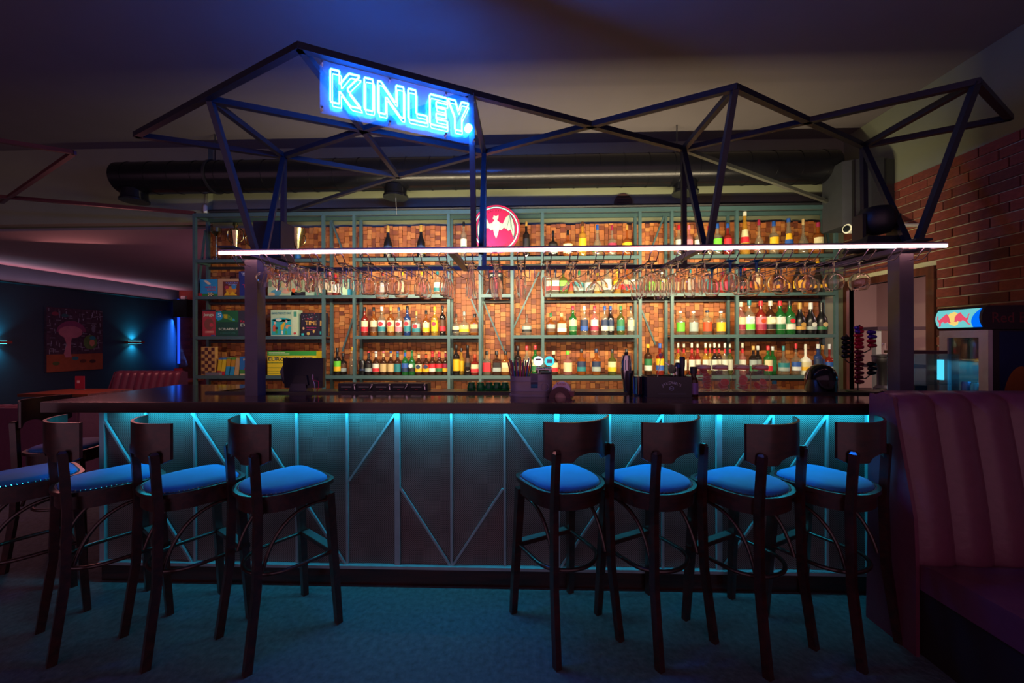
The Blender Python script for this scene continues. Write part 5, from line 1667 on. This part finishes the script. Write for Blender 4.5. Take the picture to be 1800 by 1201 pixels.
# round coaster holder
t = thing('coaster_holder', 'half-round dark red holder with a fan of pale pink coasters on the bar', 'coaster holder', (on_y(986, 697, 2.50).x, 2.50, 1.1505), math.radians(-14))
arcp = [(.068 * math.cos(a), .068 * math.sin(a)) for a in [math.pi * i / 16 for i in range(17)]] + [(.036 * math.cos(a), .036 * math.sin(a)) for a in [math.pi * (1 - i / 16) for i in range(17)]]
MB().slab(arcp, -.045, .035).build('stand', mat('coaster_stand', '#4a1420', .4), t, smooth=40)
MB().span(-.062, -.040, -.020, .03, .0, .01).build('foot', mat('coaster_stand', '#4a1420', .4), t)
for i in range(5):
    yy = -.01 + i * .010
    MB().slab([(.003 + .058 * math.cos(a), .038 + .058 * math.sin(a)) for a in [2 * math.pi * q / 28 for q in range(28)]], yy, yy + .006).build('coaster', paint('#e0b4ba'), t)
lettering('Kozel', .022, paint('#b01c3c'), t, (.003, -.0112, .085), width=.05)
MB().box((.003, -.0106, .085), (.058, .0010, .018)).build('printed_band', paint('#d8b8b8'), t)
MB().box((.072, -.02, .028), (.03, .05, .03)).build('card_slot', paint('#7a3a38'), t)
# shaker tins
t = thing('straw_tin', 'tall metal tin packed with wrapped straws next to the dark caddy', 'tin', (on_y(1121, 691, 2.60).x, 2.60, 1.1505))
MB().lathe([(.030, 0), (.033, .004), (.035, .120), (.0365, .124)], 18).build('tin_body', CHROME, t, smooth=50)
for q, c_ in enumerate(('#2a60b0', '#1f8a80', '#8a5a3a', '#7a3a4a', '#3a5a8a')):
    MB().lathe([(.0358, .010), (.0372, .116)], 2, arc=(-2.6 + q * .42, -2.6 + q * .42 + .16)).build('stripe', paint(c_, .3), t, smooth=50)
t = thing('shaker_stack', 'leaning stack of chrome shaker tins at the end of the dark caddy', 'shaker', (on_y(1106, 691, 2.66).x, 2.69, LEDGE))
MB().lathe([(.028, 0), (.030, .004), (.042, .150), (.044, .155)], 18).build('lower_tin', CHROME, t, smooth=50)
MB().lathe([(.030, .10), (.038, .16), (.034, .225), (.028, .255), (.012, .258)], 18, c=(-.012, 0, 0)).build('upper_tin', CHROME, t, smooth=50)
for q, c_ in enumerate(('#2a60b0', '#1f8a80', '#7a3a5a')):
    MB().lathe([(.0395, .16), (.0352, .225)], 2, c=(-.012, 0, 0), arc=(-2.5 + q * .5, -2.5 + q * .5 + .13)).build('stripe', paint(c_, .3), t, smooth=50)
MB().lathe([(.013, .2585), (.013, .275), (.010, .277)], 10, c=(-.012, 0, 0)).build('cap', BLACK, t, smooth=50)
# dark bar caddy
t = thing('bar_caddy', 'black bar caddy with white whiskey lettering and tools on the bar', 'caddy', (on_y(1171, 692, 2.56).x, 2.56, 1.1505))
CAD = mat('caddy_black', '#171521', .35)
MB().span(-.138, .138, -.06, -.054, .002, .128).build('front_panel', CAD, t)
MB().span(-.138, .138, .054, .06, .002, .128).build('rear_panel', CAD, t)
MB().span(-.138, -.132, -.0535, .0535, .002, .128).build('side_panel', CAD, t)
MB().span(.132, .138, -.0535, .0535, .002, .128).build('side_panel', CAD, t)
MB().span(-.06, -.055, -.0535, .0535, .002, .12).build('divider', CAD, t)
MB().span(-.145, .145, -.064, .062, -.0005, .0018).build('base', CAD, t)
WT = paint('#a8a4b0')
for i, ch in enumerate("JACK DANIEL'S"):
    u = (i - 6) / 6
    if ch != ' ':
        o = lettering(ch, .026 if i in (0, 5) else .021, WT, t, (.012 + u * .055, -.0606, .090 - .016 * u * u))
        o.rotation_euler = (math.pi / 2, u * .45, 0)
MB().tube([(.012 + .013 * math.cos(2 * math.pi * i / 14), -.0608, .056 + .013 * math.sin(2 * math.pi * i / 14)) for i in range(14)], .0014, 4, closed=True).build('emblem', WT, t)
lettering('No.7', .014, WT, t, (.012, -.0606, .056), width=.018)
MB().span(-.07, .10, -.0612, -.0602, .020, .0225).build('rule_line', paint('#5a5870'), t)
cb_ = t.location.copy()


def tool(name, label, cat, fn):
    tt = thing(name, label, cat, cb_)
    fn(tt)


def f_spoon(tt):
    pts = []
    for i in range(30):
        u = i / 29
        pts.append((-.07 + .040 * u + .0016 * math.cos(u * 60), .01 + .0016 * math.sin(u * 60), .01 + .235 * u))
    MB().tube(pts, .0024, 6).build('twisted_stem', CHROME, tt, smooth=60)
    MB().lathe([(.003, 0), (.012, .012), (.014, .020), (.008, .028)], 10, c=(-.030, .01, .242)).build('tip', paint('#c89090', .25), tt, smooth=50)


def f_strainer(tt):
    MB().tube([(.035, .0, .172), (.042, .004, .172)], .030, 20).build('strainer_bowl', CHROME, tt, smooth=40)
    MB().bar((.018, .0, .196), (-.008, 0, .215), .006).build('handle', CHROME, tt)
    MB().bar((.045, .0, .145), (.060, 0, .012), .006).build('shaft', CHROME, tt)


def f_muddler(tt):
    MB().lathe([(.014, .01), (.014, .17), (.017, .20), (.017, .245), (.013, .25)], 14, c=(.105, .01, 0)).build('handle', mat('muddler', '#1b1a2a', .4), tt, smooth=50)
    MB().lathe([(.0145, .18), (.0145, .186)], 14, c=(.105, .01, 0)).build('band', BLACK, tt, smooth=50)


def f_opener(tt):
    MB().bar((.078, .02, .012), (.066, .02, .185), .018, .008).build('blade', CHROME, tt)
    MB().bar((.0735, .012, .06), (.068, .012, .17), .006, .002).build('green_inlay', paint('#1f8a60'), tt)


def f_knife(tt):
    MB().lathe([(.017, .02), (.020, .15), (.016, .205), (.008, .212)], 12, c=(.085, .034, 0)).build('pourer_body', BLACK, tt, smooth=50)
    MB().box((.085, .015, .19), (.012, .004, .02)).build('blue_tag', paint('#2a50a0'), tt)


tool('bar_spoon', 'twisted bar spoon with pink tip standing in the black caddy', 'bar spoon', f_spoon)
tool('cocktail_strainer', 'round metal cocktail strainer standing in the black caddy', 'strainer', f_strainer)
tool('muddler', 'dark stick muddler rising from the end of the black caddy', 'muddler', f_muddler)
tool('bottle_opener', 'flat metal opener with green inlay in the black caddy', 'bottle opener', f_opener)
tool('dark_pourer', 'dark squeeze pourer beside the muddler in the black caddy', 'pourer', f_knife)
# small bitters bottle
t = thing('bitters_bottle', 'small brown bitters bottle with purple label standing on the bar', 'bottle', (on_y(1219, 694, 2.53).x, 2.53, 1.1505))
MB().lathe([(.026, 0), (.028, .004), (.028, .095), (.024, .112), (.016, .128), (.016, .145)], 18).build('glass_body', GL['brown'], t, smooth=50)
MB().lathe([(.0205, .1455), (.0205, .186), (.018, .188)], 16).build('cap', BLACK, t, smooth=50)
MB().lathe([(.0288, .018), (.0288, .088)], 12, arc=(-math.pi * .98, -.02 * math.pi)).build('label', paint('#7a5a9a'), t, smooth=50)
# jars of dried fruit slices
JG = glass_mat('jar_glass', (.95, .95, .92), .07, (.95, .85, .80), edge=.75, ior=1.6)
FR = mat('dried_citrus', '#d84a30', .55, vary=.4, scale=60)
RIND = mat('citrus_rind', '#e8a080', .5)
slice_me = MB().lathe([(.0, 0), (.0245, 0), (.0245, .004), (0, .004)], 16).mesh('flesh', FR, 40)
rind_me = MB().tube([(.0255 * math.cos(2 * math.pi * i / 16), .0255 * math.sin(2 * math.pi * i / 16), .002) for i in range(16)], .0028, 5, closed=True).mesh('rind', RIND, 60)
JN = ['full jar of red dried citrus slices nearest the black caddy', 'swing-top jar with few citrus slices, second from the black caddy', 'swing-top jar of citrus slices, third from the black caddy', 'swing-top jar of citrus slices nearest the ice bucket']
fills = [11, 5, 8, 6]
for ji, x in enumerate((1236, 1266, 1303, 1336)):
    Y = 2.76
    t = thing('glass_jar', JN[ji], 'jar', (at_ledge(x, Y), Y, LEDGE), 0, 'jars of dried citrus on the ledge')
    MB().lathe([(.050, 0), (.056, .006), (.058, .03), (.058, .118), (.050, .138), (.046, .146), (.046, .156)], 22, cap_top=False).build('jar_body', JG, t, smooth=50)
    MB().lathe([(.048, .1565), (.050, .160), (.048, .164)], 22).build('seal', mat('jar_seal', '#e06058', .5), t, smooth=50)
    MB().lathe([(.049, .1642), (.050, .172), (.046, .184), (.02, .188)], 22).build('lid', mat('jar_lid', '#d8b0ac', .3), t, smooth=50)
    MB().tube([(-.052, -.02, .14), (-.056, -.01, .165), (-.035, -.03, .18)], .0018, 5).build('wire_clip', CHROME, t)
    rj = random.Random(ji)
    for i in range(fills[ji]):
        zz = .012 + i * (.118 / 11 if ji == 0 else .0075)
        ang = rj.uniform(0, 6.28)
        up = (i % 3 == 1)
        s = thing('citrus_slice', 'dried red citrus slice in the ' + JN[ji].replace('full jar of red dried citrus slices', 'full jar').replace('swing-top jar with few citrus slices', 'second jar').replace('swing-top jar of citrus slices', 'jar'), 'fruit slice',
                  (t.location.x + rj.uniform(-.026, .026), t.location.y + rj.uniform(-.026, -.0), LEDGE + zz + (.026 if up else 0)), 0, 'dried citrus slices in jar ' + nth(ji))
        s.rotation_euler = (rj.uniform(1.0, 1.45) if up else rj.uniform(-.15, .25), rj.uniform(-.2, .2), ang if not up else rj.uniform(-.4, .4))
        link('flesh', slice_me, s)
        link('rind', rind_me, s)
# small clear flask with teal stopper
t = thing('dropper_flask', 'small clear conical flask with a turquoise cap beside the jars', 'flask', (at_ledge(1361), 2.76, LEDGE))
MB().lathe([(.036, 0), (.038, .004), (.030, .030), (.014, .050), (.013, .056)], 18).build('glass_body', JG, t, smooth=50)
MB().lathe([(.015, .0565), (.015, .076), (.010, .079)], 12).build('cap', paint('#2a9ab0'), t, smooth=50)
# ice bucket
t = thing('ice_bucket', 'chrome ice bucket with a dark domed lid near the doorway', 'ice bucket', (at_ledge(1443, 2.78), 2.78, LEDGE))
MB().lathe([(.085, 0), (.092, .006), (.092, .082), (.096, .088)], 28).build('bucket', CHROME, t, smooth=50)
MB().lathe([(.094, .0885), (.092, .110), (.078, .150), (.05, .178), (.015, .190)], 28).build('lid', mat('bucket_lid', '#1c1a22', .12, metal=.5), t, smooth=50)
MB().tube(arc_pts((0, 0, .085), .098, 0, math.pi, 18, 'y'), .003, 6).build('handle', CHROME, t, smooth=60)
# coffee capsule tree
t = thing('capsule_tree', 'cactus-shaped wire stand full of red, purple and black coffee capsules', 'capsule stand', (at_ledge(1508, 2.78), 2.78, LEDGE))
MB().lathe([(.07, 0), (.07, .008), (.02, .012)], 20).build('base', mat('tree_base', '#1c4a30', .4), t, smooth=50)
MB().tube([(0, 0, .012), (0, 0, .44), (.012, 0, .455), (.024, 0, .44), (.024, 0, .40)], .004, 6).build('trunk', BLACK_STEEL, t)
MB().tube([(0, 0, .20), (-.06, 0, .20), (-.085, 0, .22), (-.085, 0, .375), (-.075, 0, .39), (-.062, 0, .375)], .004, 6).build('branch', BLACK_STEEL, t)
MB().tube([(0, 0, .265), (.05, 0, .27), (.085, 0, .29), (.085, 0, .40)], .004, 6).build('branch', BLACK_STEEL, t)
MB().tube([(0, 0, .10), (.05, 0, .09), (.085, 0, .12), (.085, 0, .20)], .004, 6).build('branch', BLACK_STEEL, t)
pod = {c_: MB().tube([(0, 0, 0), (.003, 0, 0), (.006, 0, 0), (.022, 0, 0), (.026, 0, 0)], [.014, .0165, .0145, .011, .006], 12).mesh('capsule', mat('capsule_' + c_[1:], c_, .25, metal=.5), 40) for c_ in ('#b01c3c', '#4a2a9a', '#191722', '#6a1c34')}
for bx_, zs, col in ((0, [.435, .41, .385, .355, .33, .305], '#b01c3c'), (0, [.272, .245, .22, .19, .16, .13, .10, .07], '#6a1c34'), (-.085, [.365, .335, .305, .275, .245], '#191722'), (.085, [.405, .375], '#4a2a9a'), (.085, [.345, .315], '#b01c3c'), (.085, [.19, .16, .13], '#191722')):
    for i, zz in enumerate(zs):
        for s in (-1, 1):
            c_ = '#4a2a9a' if (bx_ == 0 and s < 0 and i < 2 and col == '#b01c3c') else col
            o = link('capsule', pod[c_], t, (bx_ + s * .004, -.006 * (i % 2), zz))
            o.rotation_euler = (0, 0, math.radians(-25) if s > 0 else math.radians(205))

# ================================================================== fridge corner
CTZ = 1.02
sc2 = thing('side_counter', 'dark side counter carrying the small fridge along the brick wall', 'counter', (3.1, 2.85, 0))
MB().span(2.68, 3.50, 2.45, 3.35, 0, CTZ - .04).build('cabinet', DARKWOOD, sc2, world=True)
MB().span(2.66, 3.51, 2.43, 3.37, CTZ - .04, CTZ).build('worktop', BARTOP, sc2, world=True)
fx = 3.02
fy0, fy1 = on_x(1737, 600, fx).y, on_x(1651, 600, fx).y
fz1, fz0 = on_x(1735, 580, fx).z, CTZ + .0005
hz1 = on_x(1733, 537, fx).z
fd = thing('drinks_fridge', 'small silver drinks fridge with a lit bull logo header by the brick wall', 'fridge', (fx, (fy0 + fy1) / 2, fz0))
SILV = mat('fridge_silver', '#b0a4ac', .4, metal=.2)
FB = mat('fridge_body', '#241a24', .45)
DP = .46
m = MB()
m.span(fx + .03, fx + DP, fy0, fy0 + .02, fz0, fz1)
m.span(fx + .03, fx + DP, fy1 - .02, fy1, fz0, fz1)
m.span(fx + DP - .02, fx + DP, fy0 + .02, fy1 - .02, fz0, fz1)
m.span(fx + .03, fx + DP - .02, fy0 + .02, fy1 - .02, fz0, fz0 + .02)
m.span(fx + .03, fx + DP - .02, fy0 + .02, fy1 - .02, fz1 - .02, fz1)
m.build('body', FB, fd, world=True)
dr = MB()
dr.span(fx, fx + .028, fy0, fy0 + .055, fz0, fz1)
dr.span(fx, fx + .028, fy1 - .055, fy1, fz0, fz1)
dr.span(fx, fx + .028, fy0 + .055, fy1 - .055, fz0, fz0 + .05)
dr.span(fx, fx + .028, fy0 + .055, fy1 - .055, fz1 - .05, fz1)
dr = dr.build('door', SILV, fd, world=True)
MB().span(fx + .010, fx + .014, fy0 + .056, fy1 - .056, fz0 + .051, fz1 - .051).build('door_glass', glass_mat('door_glass', (.8, .9, .95), .03, (.2, .5, .6)), dr, world=True)
zs = fz0 + (fz1 - fz0) * .62
MB().span(fx + .05, fx + DP - .03, fy0 + .022, fy1 - .022, zs, zs + .008).build('shelf', CHROME, fd, world=True)
MB().span(fx + DP - .030, fx + DP - .0205, fy0 + .03, fy1 - .03, fz0 + .03, zs - .02).build('lit_back', emit_mat('fridge_glow', (.05, .62, .85), 1.1), fd, world=True)
canm = {}
for j, (zc, cols) in enumerate(((fz0 + .021, ('#4a9ac0', '#2a6aa0', '#6ab0c8', '#2a5a98')), (zs + .0085, ('#283868', '#a04030', '#8a8a98', '#b08848')))):
    for i in range(4):
        yy = fy0 + .065 + i * (fy1 - fy0 - .13) / 3
        t = thing('drink_can', 'slim %s drink can, %s from the wall side in the fridge' % (('pale blue' if j == 0 else 'dark'), nth(3 - i)) + (' bottom' if j == 0 else ' top'), 'can', (fx + .12, yy, zc), 0, 'cans in the fridge')
        hc = .135 if j else .165
        MB().lathe([(.022, 0), (.0265, .006), (.0265, hc - .012), (.021, hc)], 14).build('can_body', mat('can_' + cols[i][1:], cols[i], .25, metal=.5), t, smooth=50)
        MB().lathe([(.021, hc), (.022, hc + .002), (.018, hc + .001)], 14).build('lid', CHROME, t, smooth=50)
light('fridge_lamp', 'AREA', (fx + .22, (fy0 + fy1) / 2, zs - .012), 2.2, (.08, .70, .9), target=(fx + .2, (fy0 + fy1) / 2, fz0), size=.18)
# header: curved light box with the emblem
hd0 = fz1 + .004
HZ = hz1 - hd0
prof = [(fx - .005 - .035 * math.sin(math.pi * i / 8) ** .8 * (1 if i not in (0, 8) else 1), hd0 + HZ * i / 8) for i in range(9)]
m = MB()
n = len(prof)
pr2 = prof + [(fx + DP, hz1), (fx + DP, hd0)]
m.v = [(x, fy0, z) for x, z in pr2] + [(x, fy1, z) for x, z in pr2]
nn = len(pr2)
m.f = [tuple(range(nn)), tuple(reversed(range(nn, 2 * nn)))] + [((i + 1) % nn, i, nn + i, nn + (i + 1) % nn) for i in range(nn)]
m.build('header_box', FB, fd, world=True)


def header_patch(name, pts, mt, lift):
    """points in shares of the header face (u from far to near end, v up), laid on its curve"""
    m = MB()
    # fan of small strips: outline only, triangulated by the mesh itself
    v = []
    for u, w in pts:
        z = hd0 + HZ * w
        xx = fx - .005 - .035 * math.sin(math.pi * min(1, max(0, w))) ** .8 - lift
        v.append((xx, fy1 + (fy0 - fy1) * u, z))
    m.v = v + [(x + .004, y, z) for x, y, z in v]
    q = len(v)
    m.f = [tuple(range(q)), tuple(reversed(range(q, 2 * q)))] + [((i + 1) % q, i, q + i, q + (i + 1) % q) for i in range(q)]
    m.build(name, mt, fd, world=True)


E_SKY, E_BLUE, E_SUN, E_BULL = emit_mat('lit_sky', (.16, .60, .62), 1.0), emit_mat('lit_blue', (.0, .16, .95), 1.0), emit_mat('lit_sun', (.95, .66, .18), 1.0), emit_mat('lit_red', (.80, .08, .14), 1.0)
for i in range(12):                                        # lit face built in bands so that it follows the curve
    w0, w1 = .10 + .80 * i / 12, .10 + .80 * (i + 1) / 12
    ub = lambda w: .78 + .16 * ((w - .1) / .8) ** 2
    header_patch('lit_face', [(.05, w0), (ub(w0), w0), (ub(w1), w1), (.05, w1)], E_SKY, .002)
    header_patch('lit_corner', [(ub(w0), w0), (.95, w0), (.95, w1), (ub(w1), w1)], E_BLUE, .002)
    s0, s1 = .18 + .62 * i / 12, .18 + .62 * (i + 1) / 12
    hw = lambda w: .125 * math.sqrt(max(0, 1 - ((w - .49) / .31) ** 2))
    header_patch('sun_emblem', [(.43 - hw(s0) - .001, s0), (.43 + hw(s0) + .001, s0), (.43 + hw(s1) + .001, s1), (.43 - hw(s1) - .001, s1)], E_SUN, .0035)
BULL = [(.0, .06), (.08, .16), (.10, .26), (.05, .34), (.03, .46), (.07, .52), (.02, .58), (.06, .40), (.14, .38), (.28, .52), (.40, .66), (.50, .56), (.56, .42), (.57, .28), (.60, .24), (.52, .22), (.46, .30), (.42, .24), (.34, .22), (.30, .28), (.22, .28), (.14, .20), (.10, .10)]
header_patch('bull_emblem', [(.09 + x * .50, .10 + z * .95) for x, z in BULL], E_BULL, .008)
header_patch('bull_emblem', [(.78 - x * .52, .14 + z * .95) for x, z in BULL][::-1], E_BULL, .008)
# printed side panel
lettering('Red Bull', .095, paint('#5a2028'), fd, (.175, fy0 - fd.location.y - .001, (hd0 + hz1) / 2 - fz0 - .005), width=.30)
MB().span(fx + .07, fx + DP - .01, fy0 - .0015, fy0, fz0 + .02, fz1 - .01).build('blue_print', mat('fridge_print_blue', '#0e1c44', .4), fd, world=True)


def side_print(name, c_, pts, d):
    y0 = fy0 - fd.location.y
    MB().slab([(.08 + u * (DP - .09), .02 + v * (fz1 - fz0 - .03)) for u, v in pts], y0 - d - .001, y0 - d + .0004).build(name, paint(c_), fd)


side_print('sun_print', '#7a4018', [(.0, .0)] + [(.0 + .62 * math.cos(a) * .0 + max(0, min(1, .02 + .55 * (1 + math.cos(a)) / 1.0)) * .6, .0 + .56 * max(0, math.sin(a))) for a in [math.pi * (1 - i / 14) for i in range(15)]] + [(.66, .0)], .002)
side_print('bull_print', '#4a1818', [(.22, .06), (.34, .16), (.42, .30), (.50, .46), (.66, .62), (.9, .66), (1.0, .6), (1.0, .05), (.7, .04), (.5, .10), (.36, .06)], .003)
MB().box((.012 - .03, 0.02, .03), (.02, .03, .02)).build('lock', BLACK, fd)
# lit acrylic display box with a wooden lid edge
bx0, bx1 = on_y(1609, 650, 2.62).x, on_y(1686, 650, 2.62).x
t = thing('display_case', 'clear acrylic display box glowing cyan in front of the fridge', 'display case', ((bx0 + bx1) / 2, 2.72, CTZ + .0005))
hw_, hh_ = (bx1 - bx0) / 2, on_y(1650, 623, 2.62).z - CTZ
AC2 = glass_mat('acrylic_case', (.75, .88, .95), .06, (.05, .35, .5))
for a in ((-hw_, hw_, -.10, -.096), (-hw_, hw_, .096, .10)):
    MB().span(*a, 0, hh_).build('pane', AC2, t)
for s in (-1, 1):
    MB().span(s * hw_ - .002, s * hw_ + .002, -.0955, .0955, 0, hh_).build('pane', AC2, t)
MB().span(-hw_ - .02, hw_ * .55, -.09, .10, hh_ + .002, hh_ + .022).build('lid', mat('case_lid', '#3a2028', .4), t)
MB().span(-hw_ + .01, hw_ - .004, -.085, .09, hh_ * .50, hh_ * .515).build('shelf', AC2, t)
MB().span(hw_ - .026, hw_ - .010, -.02, .01, hh_ * .56, hh_ * .90).build('light_tube', emit_mat('case_light', (.12, .75, .95), 1.6), t)
MB().span(-hw_ + .004, -hw_ + .05, .03, .06, .06, hh_ * .48).build('glow_panel', emit_mat('case_glow', (.04, .55, .7), .7), t)
MB().span(-hw_ + .06, hw_ - .05, .05, .09, .0, hh_ * .45).build('inner_tray', mat('case_tray', '#14202c', .3), t)
# pantry behind the doorway: shelf and bottles
ps = thing('pantry_shelf', 'dark wall shelf with clear bottles seen through the doorway', 'shelf', (4.75, 5.0, 1.5))
p0, p1 = on_y(1530, 575, 5.0), on_y(1575, 575, 5.0)
MB().span(p0.x, p1.x + .3, 4.9, 5.2, p0.z - .04, p0.z).build('upper_board', mat('pantry_dark', '#2a1a22', .5), ps, world=True)
MB().span(p0.x + .0, p0.x + .06, 4.92, 4.98, .9, p0.z - .041).build('upright', mat('pantry_light', '#8a948a', .6), ps, world=True)
zl = on_y(1550, 641, 5.0).z
MB().span(p0.x + .06, p1.x + .3, 4.9, 5.2, zl - .04, zl).build('lower_board', mat('pantry_dark', '#2a1a22', .5), ps, world=True)
MB().span(p0.x - .1, p1.x + .3, 4.9, 5.2, 0.0, .90).build('cabinet', mat('pantry_dark', '#2a1a22', .5), ps, world=True)
for i, (x, yt) in enumerate(((1543, 603), (1554, 603), (1563, 606))):
    p = on_y(x, yt, 5.02)
    t = thing('clear_bottle', 'clear glass bottle with silver stopper, %s on the pantry shelf' % nth(i), 'bottle', (p.x, 5.02, zl + .0005), 0, 'clear bottles on the pantry shelf')
    h = p.z - zl
    MB().lathe([(.034, 0), (.036, .006), (.036, h * .5), (.016, h * .75), (.014, h * .92)], 16).build('glass_body', JG, t, smooth=50)
    MB().lathe([(.018, h * .92), (.018, h - .004), (.010, h)], 12).build('stopper', CHROME, t, smooth=50)
    MB().lathe([(.0368, h * .08), (.0368, h * .28)], 10, arc=(-math.pi, 0)).build('label', paint('#9ac8a0'), t, smooth=50)
p = on_y(1537, 636, 4.9)
t = thing('bean_grinder', 'black coffee grinder hopper in the pantry doorway', 'grinder', (p.x, 4.78, .9005))
MB().lathe([(.09, 0), (.09, .05), (.06, .08), (.06, .26), (.10, .34), (.105, .40), (.10, .41)], 18).build('body', BLACK, t, smooth=40)
MB().lathe([(.11, .411), (.11, .425), (.03, .44)], 18).build('lid', BLACK, t, smooth=40)
p = on_y(1605, 548, 5.9)
o = MB().span(-.10, .10, 0, .03, -.10, .10).build('exit_light', emit_mat('green_exit', (.02, .5, .12), 1.0), loc=p)
tag(o, 'small green lit sign in the room beyond the doorway', 'sign')
